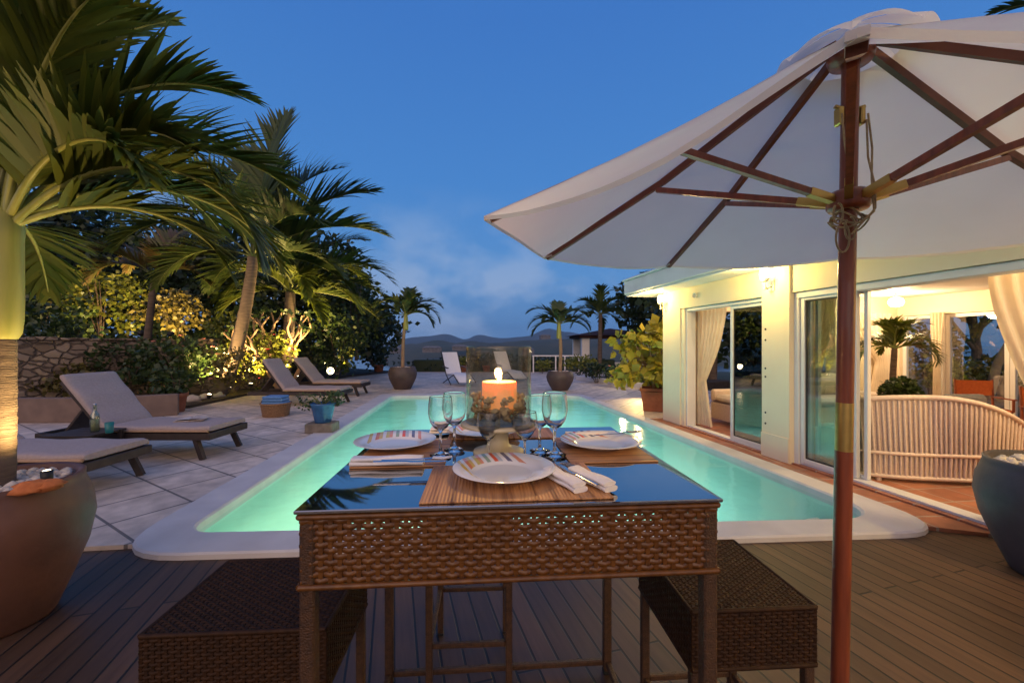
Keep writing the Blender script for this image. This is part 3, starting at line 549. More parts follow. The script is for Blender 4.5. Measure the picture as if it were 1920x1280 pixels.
bt = MB(); bt.bar((0.035, -3.26, 1.0), (0.035, -3.26, 1.12), .012, .02); bt.build('handle', M['steel'], s1)
# back and end windows
def hwin(y0, y1):
    f = frame(y0, y1, XB + .07, ZF, HD - .055, .06, .05).build('window', M['alu'], house); MB().box(XB + .09, XB + .097, y0 + .06, y1 - .06, ZF + .06, HD - .115).build('pane', M['pane'], f)
hwin(-0.93, -0.253); hwin(-1.75, -0.935); hwin(-2.597, -1.755)
# plates of bolts up the pillar face and the base skirting
for z in (0.42, 0.55, 0.98, 1.08, 1.42, 1.55): bo = MB(); bo.blob((-0.032, -2.36, z), (0.008, 0.012, 0.012), 1, 0, 8, 5); bo.build('bolt', M['black'], house)
sk = MB(); sk.box(-0.045, -0.032, -2.70, -2.302, T, T + .28, .003); sk.build('skirting', M['wall'], house)
dt = MB(); dt.lathe([(0.0, -.01), (0.035, -.01), (0.04, 0.0), (0.04, 0.02)], 16); o = dt.build('detector', M['white'], house); o.rotation_euler = (0, R(-90), 0); o.location = (-0.012, -0.95, 2.12)

def sconce(loc, label, power, out=(-1, 0)):
    t = thing('wall_lamp', label, 'wall lamp', loc, HRZ, 'white wall lanterns under the eaves')
    b = MB(); b.lathe([(0.0, 0.0), (0.028, 0.0), (0.05, 0.03), (0.052, 0.045)], 14, (-0.10, 0, 0.0)); b.tube([(-0.10, 0, 0), (-0.10, 0, -0.05), (-0.07, 0, -0.08), (-0.03, 0, -0.06), (-0.002, 0, -0.03)], 0.010, 8); b.blob((-0.10, 0, -0.075), .014, 1, 0)
    b.box(-0.012, 0.0, -0.035, 0.035, -0.11, 0.03, .004); b.build('bracket', M['white'], t)
    MB().lathe([(0.046, 0.047), (0.055, 0.09), (0.05, 0.135), (0.028, 0.165), (0.0, 0.17)], 16, (-0.10, 0, 0)).build('lamp_glass', M['bulb'], t)
    lamp('lamp_light', (-0.33, 0, 0.08), power, (1.0, 0.67, 0.17), 0.09, parent=t)
    return t
sconce(hw(-0.03, -2.46, 2.10), 'glowing wall lantern on the white pillar between the glass doors', 42)
sconce(hw(0.0, -0.10, 2.06), 'glowing wall lantern at the far corner of the house', 46)
sconce(hw(0.0, -6.6, 2.06), 'assumed unseen wall lantern added on the house wall nearest the camera', 120)  # assumed lamp out of view, added for the warm light on table and deck
# ================================================================ FOREGROUND: table, stools, setting
def weave(mb, o, u, v, n, W_, H_, pu=0.020, pv=0.0132, amp=0.0042, cover=1.0, ph0=0):
    """strands running along u, passing in front of and behind stakes every pu; real ribbons with gaps"""
    o, u, v, n = map(Vector, (o, u, v, n)); nc = max(2, round(W_ / pu)); nr = max(2, round(H_ / pv)); pu = W_ / nc; pv = H_ / nr; hh = pv * cover / 2
    for r in range(nr):
        zc = (r + .5) * pv; vs = []; K = nc * 2
        for i in range(K + 1):
            s = i / 2.0; q = math.cos(PI * (s + r + ph0)); e = 1.0 - 0.16 * abs(q)
            wob = 0.0008 * noise.noise(Vector((i * .3, r * 1.7, W_)))
            for (a, b) in ((-1, -.0016), (-.45, .0010), (.45, .0010), (1, -.0016)):
                vs.append(o + u * (s * pu) + v * (zc + a * hh * e + wob) + n * (amp * q + b))
        fs = [(i * 4 + j, (i + 1) * 4 + j, (i + 1) * 4 + j + 1, i * 4 + j + 1) for i in range(K) for j in range(3)]
        mb.add(vs, fs, True)
    for c in range(nc + 1):
        s = min(max(c * pu, .002), W_ - .002); b = o + u * s; mb.bar(b + v * .001, b + v * (H_ - .001), pu * .5, 0.002, n)
def woven_box(mb, x0, x1, y0, y1, z0, z1, pu=.020, pv=.0132, top=False, am=.0042):
    weave(mb, (x0, y0, z0), (1, 0, 0), (0, 0, 1), (0, -1, 0), x1 - x0, z1 - z0, pu, pv, am); weave(mb, (x1, y1, z0), (-1, 0, 0), (0, 0, 1), (0, 1, 0), x1 - x0, z1 - z0, pu, pv, am)
    weave(mb, (x0, y1, z0), (0, -1, 0), (0, 0, 1), (-1, 0, 0), y1 - y0, z1 - z0, pu, pv, am); weave(mb, (x1, y0, z0), (0, 1, 0), (0, 0, 1), (1, 0, 0), y1 - y0, z1 - z0, pu, pv, am)
    if top: weave(mb, (x0, y0, z1), (1, 0, 0), (0, 1, 0), (0, 0, 1), x1 - x0, y1 - y0, pu, pv, am)

TZ = 1.02; TRZ = -TH + R(4.2); TW, TD = 0.925, 0.80
tcn = (gp(568, 952, TZ) + gp(1357, 938, TZ) + gp(692, 803, TZ) + gp(1120, 803, TZ)) / 4 + cw(0.033, 0.0)
table = thing('dining_table', 'tall square brown wicker table with a dark glass top in the centre', 'table', (tcn.x, tcn.y, 0), TRZ)
hx, hy = TW / 2, TD / 2
gt = MB(); gt.box(-hx - .008, hx + .008, -hy - .008, hy + .008, TZ - .008, TZ, .002); gt.build('glass_top', M['darkglass'], table)
MB().box(-hx + .012, hx - .012, -hy + .012, hy - .012, TZ - .030, TZ - .0105).build('top_frame', M['wickerdark'], table)
ap = MB(); woven_box(ap, -hx + .004, hx - .004, -hy + .004, hy - .004, TZ - .162, TZ - .022); ap.build('woven_apron', M['wicker'], table)
ed = MB()
for (zc) in (TZ - .017, TZ - .166):       # braided edge bands top and bottom of the apron
    for (a, b) in (((-hx, -hy), (hx, -hy)), ((hx, -hy), (hx, hy)), ((hx, hy), (-hx, hy)), ((-hx, hy), (-hx, -hy))): ed.tube([(a[0], a[1], zc), (b[0], b[1], zc)], .0065, 8)
ed.build('edge_band', M['wicker'], table)
for (sx, sy) in ((-1, -1), (1, -1), (1, 1), (-1, 1)):
    b = MB(); x, y = sx * (hx - .016), sy * (hy - .016); b.box(x - .016, x + .016, y - .016, y + .016, 0.012, TZ - .032, .004); lg = b.build('leg', M['wickerleg'], table)
    b = MB(); b.box(x - .017, x + .017, y - .017, y + .017, 0, .0115, .002); b.build('foot_cap', M['black'], lg)
for (x0, x1, y) in ((-hx + .033, hx - .033, hy - .016),):
    b = MB(); b.box(x0, x1, y - .011, y + .011, .035, .057, .004); b.build('stretcher', M['wickerleg'], table)
for x in (-hx + .016, hx - .016):
    b = MB(); b.box(x - .011, x + .011, -hy + .033, hy - .033, .035, .057, .004); b.build('stretcher', M['wickerleg'], table)

def stool(loc, rz, w_, d_, h_, label, apron=0.155, n=1):
    t = thing('bar_stool', label, 'stool', loc, rz, 'backless wicker bar stools round the table'); a, c = w_ / 2, d_ / 2
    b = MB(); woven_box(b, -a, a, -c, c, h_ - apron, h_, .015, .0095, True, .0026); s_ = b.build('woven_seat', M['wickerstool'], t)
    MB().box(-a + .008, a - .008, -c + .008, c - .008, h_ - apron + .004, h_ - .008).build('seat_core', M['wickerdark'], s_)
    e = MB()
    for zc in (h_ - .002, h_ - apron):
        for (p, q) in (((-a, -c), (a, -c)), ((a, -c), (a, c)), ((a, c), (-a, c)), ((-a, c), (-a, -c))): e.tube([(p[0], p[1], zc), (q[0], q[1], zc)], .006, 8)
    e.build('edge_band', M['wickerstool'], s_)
    for (sx, sy) in ((-1, -1), (1, -1), (1, 1), (-1, 1)):
        b = MB(); x, y = sx * (a - .014), sy * (c - .014); b.box(x - .013, x + .013, y - .013, y + .013, 0.01, h_ - apron + .003, .003); l_ = b.build('leg', M['wickerleg'], t)
        b = MB(); b.box(x - .014, x + .014, y - .014, y + .014, 0, .0097, .002); b.build('foot_cap', M['black'], l_)
    for sy in (-1, 1):
        b = MB(); y = sy * (c - .014); b.box(-a + .027, a - .027, y - .009, y + .009, .20, .22, .003); b.build('footrest', M['wickerleg'], t)
    for sx in (-1, 1):
        b = MB(); x = sx * (a - .014); b.box(x - .009, x + .009, -c + .027, c - .027, .20, .22, .003); b.build('footrest', M['wickerleg'], t)
    return t
SH = 0.67
a, b_ = gp(1290, 1150, SH), gp(1535, 1132, SH); fwd = Vector((ST, CT, 0)); m_ = (a + b_) / 2 + Matrix.Rotation(R(3.5), 3, 'Z') @ fwd * 0.185
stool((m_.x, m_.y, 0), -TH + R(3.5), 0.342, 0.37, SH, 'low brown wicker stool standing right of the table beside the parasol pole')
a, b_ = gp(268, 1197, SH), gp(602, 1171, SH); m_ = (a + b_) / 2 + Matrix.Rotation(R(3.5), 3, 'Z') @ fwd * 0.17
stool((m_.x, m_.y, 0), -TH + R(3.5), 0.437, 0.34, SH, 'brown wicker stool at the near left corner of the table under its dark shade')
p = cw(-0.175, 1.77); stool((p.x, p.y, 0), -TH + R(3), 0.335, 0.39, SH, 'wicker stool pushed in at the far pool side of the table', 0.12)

def trz(px, py, dz=0.0): return gp(px, py, TZ + dz)
def mat_at(c, rz, w_, d_, label):
    b = MB(); b.box(-w_ / 2, w_ / 2, -d_ / 2, d_ / 2, 0.0, 0.004, .0012); o = b.build('placemat', M['mat'], None, (c.x, c.y, TZ + .0005), rz)
    return tag(o, label, 'placemat', 'slatted wooden placemats')
tb = lambda x, y, z=0: Vector((tcn.x + x * math.cos(TRZ) - y * math.sin(TRZ), tcn.y + x * math.sin(TRZ) + y * math.cos(TRZ), z))
pF, pL, pR_, pB = trz(945, 893), trz(742, 838), trz(1125, 838), cw(-0.105, 1.575, TZ)
mat_at(tb(0.005, -0.255), TRZ, 0.435, 0.275, 'wooden placemat under the nearest striped plate at the table front')
mat_at(tb(-0.315, 0.045), TRZ + PI / 2, 0.325, 0.265, 'wooden placemat under the plate on the left side of the table')
mat_at(tb(0.315, 0.045), TRZ + PI / 2, 0.325, 0.265, 'wooden placemat under the plate on the right side of the table')
mat_at(tb(0.0, 0.300), TRZ, 0.40, 0.18, 'wooden placemat at the far edge of the table behind the candle')
def plate_at(c, rz, label, dz=.0055):
    b = MB(); b.lathe([(0.0, .0), (.072, .0), (.076, .002), (.082, .006), (.10, .012), (.134, .021), (.1355, .0225), (.134, .0235), (.100, .0155), (.083, .0095), (.078, .0060), (.070, .0045), (0, .0042)], 56)
    o = b.build('dinner_plate', M['striped'], None, (c.x, c.y, TZ + dz), rz); return tag(o, label, 'plate', 'white plates with striped rims')
plate_at(pF, TRZ, 'large striped rim plate nearest the camera at the table front')
plate_at(pL, TRZ - .3, 'striped rim plate on the left side of the table above the napkin')
plate_at(pR_, TRZ + .25, 'striped rim plate on the right side of the table by the pool water')
plate_at(pB, TRZ, 'plate at the far side of the table half hidden by the candle stand')
def napkin(c, rz, l_, w_, label, z=.0055, n=2):
    b = MB()
    for k in range(n):                     # folded layers, each a soft slab
        def fn(u, v, k=k):
            a = 2 * PI * v; r_ = 0.5; x = (u - .5) * (l_ - .006 * k); y = math.copysign(abs(math.cos(a)) ** .5, math.cos(a)) * w_ / 2 * (1 - .06 * k); zq = math.copysign(abs(math.sin(a)) ** .7, math.sin(a)) * .0055
            return (x, y + .002 * math.sin(u * 9 + k), zq + .0058 + .0112 * k + .0012 * math.sin(u * 7 + v * 6 + k * 2))
        b.grid(fn, 16, 14, True)
        for u in (0, 1): b.poly([fn(u, j / 14) for j in range(14)])
    o = b.build('folded_napkin', M['cloth'], None, (c.x, c.y, TZ + z), rz); return tag(o, label, 'napkin', 'folded white napkins')
napkin(trz(727, 867, .01), TRZ - .02, 0.205, .042, 'long folded white napkin before the left plate')
napkin(trz(1056, 901, .01), TRZ - PI / 2 + .36 , 0.15, .040, 'white napkin right of the nearest plate under its knife')
napkin(trz(1107, 900, .01), TRZ - PI / 2 + .42, 0.15, .040, 'white napkin lying rightmost beside the nearest plate')
napkin(trz(1108, 818, .01), TRZ + .02, 0.19, .036, 'folded white napkin behind the right plate')
napkin(cw(-0.275, 1.60), TRZ, 0.085, .06, 'white napkin on the far placemat seen through the left glasses')
def cutlery(kind, c, rz, label, z):
    b = MB()
    if kind == 'table_knife':
        b.grid(lambda u, v: (-.10 + .20 * u, (v - .5) * (.011 if u < .5 else .019 * (1 - max(0, u - .9) * 7)), .0025 * (1 - (2 * v - 1) ** 2) * (1 if u < .5 else .5)), 24, 6); b.box(-.10, .0, -.005, .005, -.001, .0005)
    else:
        b.grid(lambda u, v: (-.10 + .14 * u, (v - .5) * (.008 + .010 * max(0, u - .75) * 3), .002 * (1 - (2 * v - 1) ** 2) + .006 * max(0, u - .7)), 20, 6)
        for k in range(4): b.tube([(.038, -.0085 + .0057 * k, .004), (.065, -.009 + .006 * k, .001), (.092, -.009 + .006 * k, .004)], [.0017, .0016, .001], 6)
    o = b.build(kind, M['steel'], None, (c.x, c.y, TZ + z), rz); return tag(o, label, kind.split('_')[1])
cutlery('table_knife', trz(770, 865, .03), TRZ - .03, 'steel knife lying on the long left napkin', .031)
cutlery('table_fork', trz(785, 861, .03), TRZ + .05, 'steel fork beside the knife on the left napkin', .031)
cutlery('table_knife', trz(1078, 886, .02), TRZ + PI / 2 + .34, 'steel knife on the napkin pair beside the nearest plate', .020)
cutlery('table_fork', trz(1092, 884, .02), TRZ + PI / 2 + .40, 'steel fork on the napkin pair beside the nearest plate', .020)
cutlery('table_fork', trz(1160, 813, .03), TRZ + .25, 'steel fork on the napkin behind the right plate', .031)
def goblet(px, py, s, label, r_=.040, h_=.19):
    c = trz(px, py); b = MB()
    o_ = [(0, .0), (.034, .0), (.035, .002), (.02, .006), (.006, .012), (.0045, .03), (.0045, .072), (.008, .080), (.022, .090), (.034, .108), (r_, .135), (r_ * .98, .165), (r_ * .903, h_ - .003), (r_ * .90, h_ - .0005), (r_ * .90 - .0004, h_)]
    i_ = [(r_ * .90 - .0012, h_), (r_ * .90 - .0016, h_ - .0005), (r_ * .903 - .0016, h_ - .003), (r_ * .98 - .002, .165), (r_ - .002, .135), (.032, .109), (.020, .0925), (.007, .086), (0, .085)]
    b.lathe([(x * s, z * s) for x, z in o_ + i_], 28); o = b.build('wine_glass', M['crystal'], None, (c.x, c.y, TZ + .0052))
    return tag(o, label, 'glass', 'clear stemmed wine glasses')
goblet(826, 856, .96, 'nearer of the two clear wine glasses by the left plate')
goblet(852, 846, .98, 'farther of the two clear wine glasses left of the candle')
goblet(1012, 848, .95, 'clear wine glass close to the right of the candle stand')
goblet(1040, 855, 1.02, 'rightmost clear wine glass beside the right plate')
goblet(916, 866, .76, 'small clear glass in front of the candle stand at its left', .046)
goblet(984, 866, .76, 'small clear glass in front of the candle stand at its right', .050)

# candle centrepiece
cc = trz(935, 850)
st_ = MB(); st_.lathe([(0, 0), (.078, 0), (.082, .004), (.080, .012), (.050, .020), (.034, .030), (.030, .050), (.033, .075), (.05, .083), (.105, .088), (.120, .092), (.121, .099), (.117, .1015), (0, .1015)], 44)
o = st_.build('candle_stand', M['stand'], None, (cc.x, cc.y, TZ + .0005)); tag(o, 'cream pedestal stand carrying the candle glass on the table', 'cake stand')
hz = TZ + .1022
hu = MB(); hu.lathe([(0, .0), (.100, .0), (.104, .003), (.104, .234), (.104, .239), (.1030, .241), (.1018, .241), (.101, .239), (.101, .234), (.1005, .006), (0, .006)], 56)
o = hu.build('candle_glass', M['hurricane'], None, (cc.x, cc.y, hz)); tag(o, 'wide clear glass cylinder sheltering the lit candle', 'candle glass')
sh = MB(); random.seed(3)
for i in range(210):
    a = random.uniform(0, 2 * PI); q = .088 * math.sqrt(random.random()); z = random.uniform(.016, .090 if q > .058 else .045); e = random.uniform(.007, .014)
    sh.blob((q * math.cos(a), q * math.sin(a), z), (e, e * random.uniform(.6, 1), e * random.uniform(.5, .9)), i, .5, 7, 5, Matrix.Rotation(random.uniform(0, 3), 3, (random.random(), random.random(), random.random() + .1)))
o = sh.build('shells', M['shell'], None, (cc.x, cc.y, hz)); tag(o, 'bed of small tan shells and pebbles inside the candle glass', 'shells', kind='stuff')
cd = thing('pillar_candle', 'thick orange pillar candle burning inside the glass cylinder', 'candle', (cc.x + .002, cc.y, hz + .046))
MB().lathe([(0, 0), (.054, 0), (.0555, .004), (.0555, .078), (.053, .083), (.046, .081), (.02, .074), (0, .073)], 40).build('wax', M['wax'], cd)
MB().tube([(0, 0, .073), (.001, 0, .084), (.003, 0, .090)], .0013, 6).build('wick', M['black'], cd)
MB().lathe([(0, .080), (.005, .086), (.0085, .094), (.0075, .104), (.004, .115), (0.0005, .124)], 14).build('flame', M['flame'], cd)
lamp('candle_light', (0, 0, .13), 5.0, (1.0, 0.58, 0.22), 0.012, parent=cd)

# ================================================================ PARASOL
def u2w(p): return cw(p[0], p[1], HC + p[2])
uc = cw(1.150, 1.43); UR, UZ = 1.25, HC + 0.415
um = thing('parasol', 'big cream canvas parasol on a red wooden pole at the right of the table', 'parasol', (uc.x, uc.y, 0), -TH)
tilt = Matrix.Rotation(R(4.0), 3, 'X') @ Matrix.Rotation(R(-0.8), 3, 'Y')
CC = Vector((0.004, 0.0, UZ)); RISE = 0.635; ROT = 3.259
def can(r, a, h): return CC + tilt @ Vector((r * math.cos(a), r * math.sin(a), h))
pole_top = CC + tilt @ Vector((0, 0, RISE - .03))
px0 = Vector((-0.012, 0, 0))
b = MB(); b.lathe([(0, 0), (.155, 0), (.17, .02), (.165, .05), (.12, .075), (.05, .085), (.045, .11), (.036, .112)], 36, (px0.x, px0.y, 0)); b.build('base', M['potgrey'], um)
lowp = px0.lerp(pole_top, .0)
def pl_(z): t = z / pole_top.z; return px0.lerp(pole_top, t)
MB().tube([pl_(.08), pl_(.5), pl_(1.005)], .0262, 20).build('pole', M['pole'], um)
MB().tube([pl_(1.165), pl_(1.6), pl_(pole_top.z)], .0250, 20).build('pole', M['pole'], um)
MB().tube([pl_(1.0), pl_(1.17)], .0256, 20).build('ferrule', M['brass'], um)
def capex(u):                               # canopy section: radius fraction -> height, fabric slightly sagging between the ends
    return RISE * (1 - u) - 0.030 * math.sin(PI * u) * 1.0
cb = MB(); NS, NR = 10, 14
def cpt(k, s, u, th=0.0):
    a0, a1 = ROT - k * PI / 4, ROT - (k + 1) * PI / 4; a = can(UR, a0, 0); 
    p0 = Vector((math.cos(a0), math.sin(a0))) * UR * u; p1 = Vector((math.cos(a1), math.sin(a1))) * UR * u; p = p0.lerp(p1, s)
    pin = 1 - 0.045 * 4 * s * (1 - s) * u ** 2   # the free edge curves in between two ribs
    z = capex(u) - 0.055 * 4 * s * (1 - s) * (u ** 1.5) * (1 - .35 * u) + 0.004 * noise.noise(Vector((p.x * 5, p.y * 5, k))) - th
    return CC + tilt @ Vector((p.x * pin, p.y * pin, z + .012))
for k in range(8): cb.grid(lambda s, v, k=k: cpt(k, s, .12 + .88 * v), NS, NR, True)
for k in range(8): cb.grid(lambda s, v, k=k: cpt(k, s, 1.0) + tilt @ Vector((0, 0, -.012 * v - .0)), NS, 1, True)   # hem
canopy = cb.build('canopy', M['canopy'], um)
vb = MB()
def vpt(k, s, u):
    q = cpt(k, s, u); bil = .020 * math.sin(PI * min(1, u / .18)) if u < .18 else 0
    arch = (0.045 * 4 * s * (1 - s)) * max(0, (u / .18)) ** 2
    return q + tilt @ Vector((0, 0, .014 + bil + arch))
for k in range(8): vb.grid(lambda s, v, k=k: vpt(k, s, .002 + .178 * v), 10, 6, True)
vb.build('vent', M['canopy'], canopy)
for k in range(8):
    a = ROT - k * PI / 4
    b = MB(); p0 = can(.06, a, RISE - .045); pm = can(UR * .5, a, capex(.5) - .014); p1 = can(UR * .985, a, .004); b.bar(p0, pm, .020, .026, tilt @ Vector((0, 0, 1))); b.bar(pm, p1, .020, .024, tilt @ Vector((0, 0, 1)))
    rb = b.build('rib', M['rib'], um)
    b = MB(); b.bar(can(UR * .955, a, capex(.955) - .010), can(UR * 1.0, a, .006), .022, .010, tilt @ Vector((0, 0, 1))); b.build('tip_pocket', M['canopy'], rb)
HUBZ = 1.86
hub = pl_(HUBZ)
MB().lathe([(.028, -.035), (.055, -.035), (.062, -.025), (.062, .012), (.050, .028), (.028, .028)], 24, hub).build('hub', M['pole'], um)
MB().lathe([(.0268, -.03), (.060, -.03), (.066, -.01), (.06, .02), (.0268, .02)], 24, pl_(pole_top.z - .04)).build('crown_block', M['pole'], um)
for k in range(8):
    a = ROT - k * PI / 4; d_ = Vector((math.cos(a), math.sin(a), 0)); s0 = hub + d_ * .062; s1 = can(UR * .52, a, capex(.52) - .03); dd = (s1 - s0).normalized()
    b = MB(); b.bar(s0 + dd * .075, s1, .019, .022); sr = b.build('strut', M['pole'], um)
    b = MB(); b.bar(s0 - dd * .005, s0 + dd * .085, .023, .026); b.build('sleeve', M['brass'], sr)
q = pl_(2.14)
for sx in (-1, 1):
    pb = MB(); pb.box(q.x + sx * .028 - (.016 if sx < 0 else 0), q.x + sx * .028 + (0 if sx < 0 else .016), q.y - .016, q.y + .016, q.z - .03, q.z + .03, .004); pb.tube([(q.x + sx * .03, q.y, q.z + .028), (q.x + sx * .05, q.y, q.z + .034)], .007, 8); pb.build('pulley', M['brass'], um)
co = MB(); h0 = hub
def cordpath(pts): co.tube(pts, .0032, 6)
cordpath([(q.x + .045, q.y - .02, q.z), (q.x + .05, q.y - .03, q.z - .12), (h0.x + .036, h0.y - .05, h0.z + .05), (h0.x + .030, h0.y - .066, h0.z - .06), (h0.x - .01, h0.y - .04, h0.z - .11)])
cordpath([(q.x + .040, q.y - .02, q.z - .02), (q.x + .036, q.y - .03, q.z - .15), (h0.x + .044, h0.y - .055, h0.z + .02), (h0.x + .034, h0.y - .066, h0.z - .05), (h0.x - .03, h0.y - .05, h0.z - .13)])
cordpath([(q.x - .042, q.y - .02, q.z), (q.x - .044, q.y - .03, q.z - .08), (q.x - .034, q.y - .03, q.z - .15)])
for j in range(4):
    r_ = .036 + .005 * j; cordpath([(h0.x + r_ * math.cos(t) * 1.1, h0.y + r_ * math.sin(t), h0.z - .05 - .012 * j + .018 * math.sin(t * 2 + j)) for t in [2 * PI * i / 20 for i in range(21)]])
for (sx, dz, w_) in ((-.055, -.14, .028), (-.03, -.11, .022), (-.07, -.06, .02)):
    cordpath([(h0.x + sx + w_ * math.sin(t) * .8, h0.y - .045, h0.z + dz + (w_ * 1.7) * math.cos(t)) for t in [2 * PI * i / 18 for i in range(17)]])
co.build('cord', M['cord'], um)

# ================================================================ BIG PLANTERS
def planter(name, loc, r_, h_, m, label, group='big round glazed planters', seed=0, n=170, rim=.80):
    t = thing(name, label, 'planter', loc, 0, group)
    pr_ = [(0, 0), (r_ * .56, 0), (r_ * .60, .02), (r_ * .78, h_ * .26), (r_ * .93, h_ * .48), (r_, h_ * .68), (r_ * .97, h_ * .83), (r_ * .90, h_ * .93), (r_ * .88, h_ * .965), (r_ * .885, h_), (r_ * .86, h_ * 1.01), (r_ * rim, h_ * .995), (r_ * (rim - .02), h_ * .93), (0, h_ * .93)]
    MB().lathe(pr_, 56).build('pot', m, t)
    random.seed(seed); b = MB()
    for i in range(n):
        a = random.uniform(0, 2 * PI); q = r_ * (rim - .09) * math.sqrt(random.random()); e = r_ * random.uniform(.04, .085)
        b.blob((q * math.cos(a), q * math.sin(a), h_ * .945 + random.uniform(0, .02)), (e, e * random.uniform(.7, 1), e * .7), i, .5, 7, 4, Matrix.Rotation(random.uniform(0, 3), 3, 'Z'))
    tag(b.build('gravel', M['gravel'], t), kind='stuff'); return t
PL = dp(-8, 2.02); PLH = .70
tL = planter('round_planter', (PL.x, PL.y, 0), .352, PLH, M['potbrown'], 'huge round brown planter with white gravel in the near left corner', seed=1, n=260)
md = MB(); md.lathe([(0, 0), (.030, 0), (.034, .006), (.024, .012), (.012, .010), (0, .012)], 18); o = md.build('medallion', M['potbrown'], tL)
am = math.atan2(-.97, .30) - TH; o.location = (math.cos(am) * .334, math.sin(am) * .334, PLH * .74); o.rotation_euler = Vector((math.cos(am), math.sin(am), .15)).to_track_quat('Z', 'Y').to_euler()
for (px, py, s) in ((60, 916, .070), (92, 912, .055)):
    c = gp(px, py, PLH + .0); b = MB(); b.blob((0, 0, 0), (s, s * .75, s * .45), s * 100, .5, 12, 8); tag(b.build('orange_stone', M['orange'], None, (c.x, c.y, PLH * .945 + .045), px), 'flat orange %s on white gravel in the brown planter' % ('stone lying nearest the palm trunk' if px < 70 else 'stone lying farther from the trunk'), 'stone', 'orange stones on the gravel')
PR = dp(1995, 2.40)
planter('round_planter', (PR.x, PR.y, 0), .36, .67, M['potgrey'], 'large dark grey round planter cut off by the right edge', seed=2)
# ================================================================ PLANTS
def frond(mb, rb, base, az, el, L_, droop, nl=34, ll=.4, lw=.035, vee=35, sag=.5, seed=0, start=.16, rr=.012, twist=0.0):
    """one pinnate palm leaf: curved midrib and two rows of drooping leaflets"""
    rnd = random.Random(seed); base = Vector(base); k = 16; pts = [base]; dirs = []; h = Vector((math.cos(az), math.sin(az), 0)); side = Vector((-math.sin(az), math.cos(az), 0))
    for i in range(k):
        t = i / (k - 1); e = el - droop * (t ** 1.25); d = h * math.cos(e) + Vector((0, 0, 1)) * math.sin(e) + side * (twist * t); d.normalize(); dirs.append(d); pts.append(pts[-1] + d * (L_ / k))
    dirs.append(dirs[-1])
    rb.tube(pts, [rr * (1.15 - .98 * i / k) for i in range(k + 1)], 6, False)
    for j in range(nl):
        t = start + (1 - start) * (j + .5) / nl; f_ = t * k; i = min(int(f_), k - 1); p = pts[i].lerp(pts[i + 1], f_ - i); d = dirs[i]
        nrm = side.cross(d); nrm = nrm if nrm.z > 0 else -nrm; sd_ = d.cross(nrm)
        prof = (math.sin(PI * min(1, (.12 + .88 * (t - start) / (1 - start)) ** .75)) * .75 + .28) * ll
        for s in (-1, 1):
            ang = R(58 - 36 * t) ; v = R(vee + rnd.uniform(-12, 12)); q = (sd_ * s * math.cos(v) + nrm * math.sin(v)) * math.sin(ang) + d * math.cos(ang); q = (q + Vector((rnd.uniform(-.1, .1), rnd.uniform(-.1, .1), rnd.uniform(-.1, .1)))).normalized()
            l_ = prof * rnd.uniform(.82, 1.1); w_ = lw * rnd.uniform(.8, 1.15); wv = q.cross(nrm).normalized(); n3 = 4; vs = []; c = Vector(p); dq = q.copy()
            for a in range(n3 + 1):
                u = a / n3; ww = w_ * (1.0, 1.15, .95, .6, .06)[a] / 2; vs += [c + wv * ww, c - wv * ww]; c = c + dq * (l_ / n3); dq = (dq + Vector((0, 0, -sag * .45 * (u + .3)))).normalized()
            mb.add(vs, [(2 * a, 2 * a + 1, 2 * a + 3, 2 * a + 2) for a in range(n3)], True)
def curve_pts(pts, n=12):
    pts = [Vector(p) for p in pts]; out = []
    for i in range(len(pts) - 1):
        p0, p1, p2, p3 = pts[max(i - 1, 0)], pts[i], pts[i + 1], pts[min(i + 2, len(pts) - 1)]
        for k in range(n):
            t = k / n; out.append(.5 * ((2 * p1) + (p2 - p0) * t + (2 * p0 - 5 * p1 + 4 * p2 - p3) * t * t + (3 * p1 - p0 - 3 * p2 + p3) * t ** 3))
    return out + [pts[-1]]
def palm_tree(label, path, rad, fronds, group=None, name='palm_tree', lm='palm', bark='bark', shaft=None, ll=.4, lw=.035, sag=.5, nl=34, seed=0, vee=30):
    b0 = Vector(path[0]); t = thing(name, label, 'palm tree', b0, 0, group); tr_ = MB(); pp = [p - b0 for p in curve_pts(path, 8)]; n = len(pp)
    tr_.tube(pp, [(rad[0] + (rad[1] - rad[0]) * (i / (n - 1)) ** .6) * (1 + .05 * (i % 2)) for i in range(n)], 12); tr_.build('trunk', M[bark], t)
    top = pp[-1]
    if shaft:
        s = MB(); hh, rs = shaft; s.lathe([(rs * .95, -hh), (rs * 1.08, -hh + .06), (rs, -hh * .5), (rs * .85, -hh * .1), (rs * .62, .03), (rs * .3, .08)], 16, top); s.build('crownshaft', M['shaft'], t)
    cr, rb = MB(), MB()
    for i, (az, el, L_, dr) in enumerate(fronds): frond(cr, rb, top, R(az) - TH, R(el), L_, R(dr), nl, ll * L_ if ll < 1 else ll - 1, lw, vee, sag, seed * 50 + i, .14, .010 + .004 * L_)
    c = cr.build('crown', M[lm], t); rb.build('leaf_stalks', M['stem'], c); return t
def around(n, els, L_, dr, seed, jit=14, off=0):
    r_ = random.Random(seed); out = []
    for i in range(n): out.append((off + 360 * i / n + r_.uniform(-jit, jit), r_.choice(els) + r_.uniform(-8, 8), L_ * r_.uniform(.85, 1.12), dr * r_.uniform(.85, 1.15)))
    return out
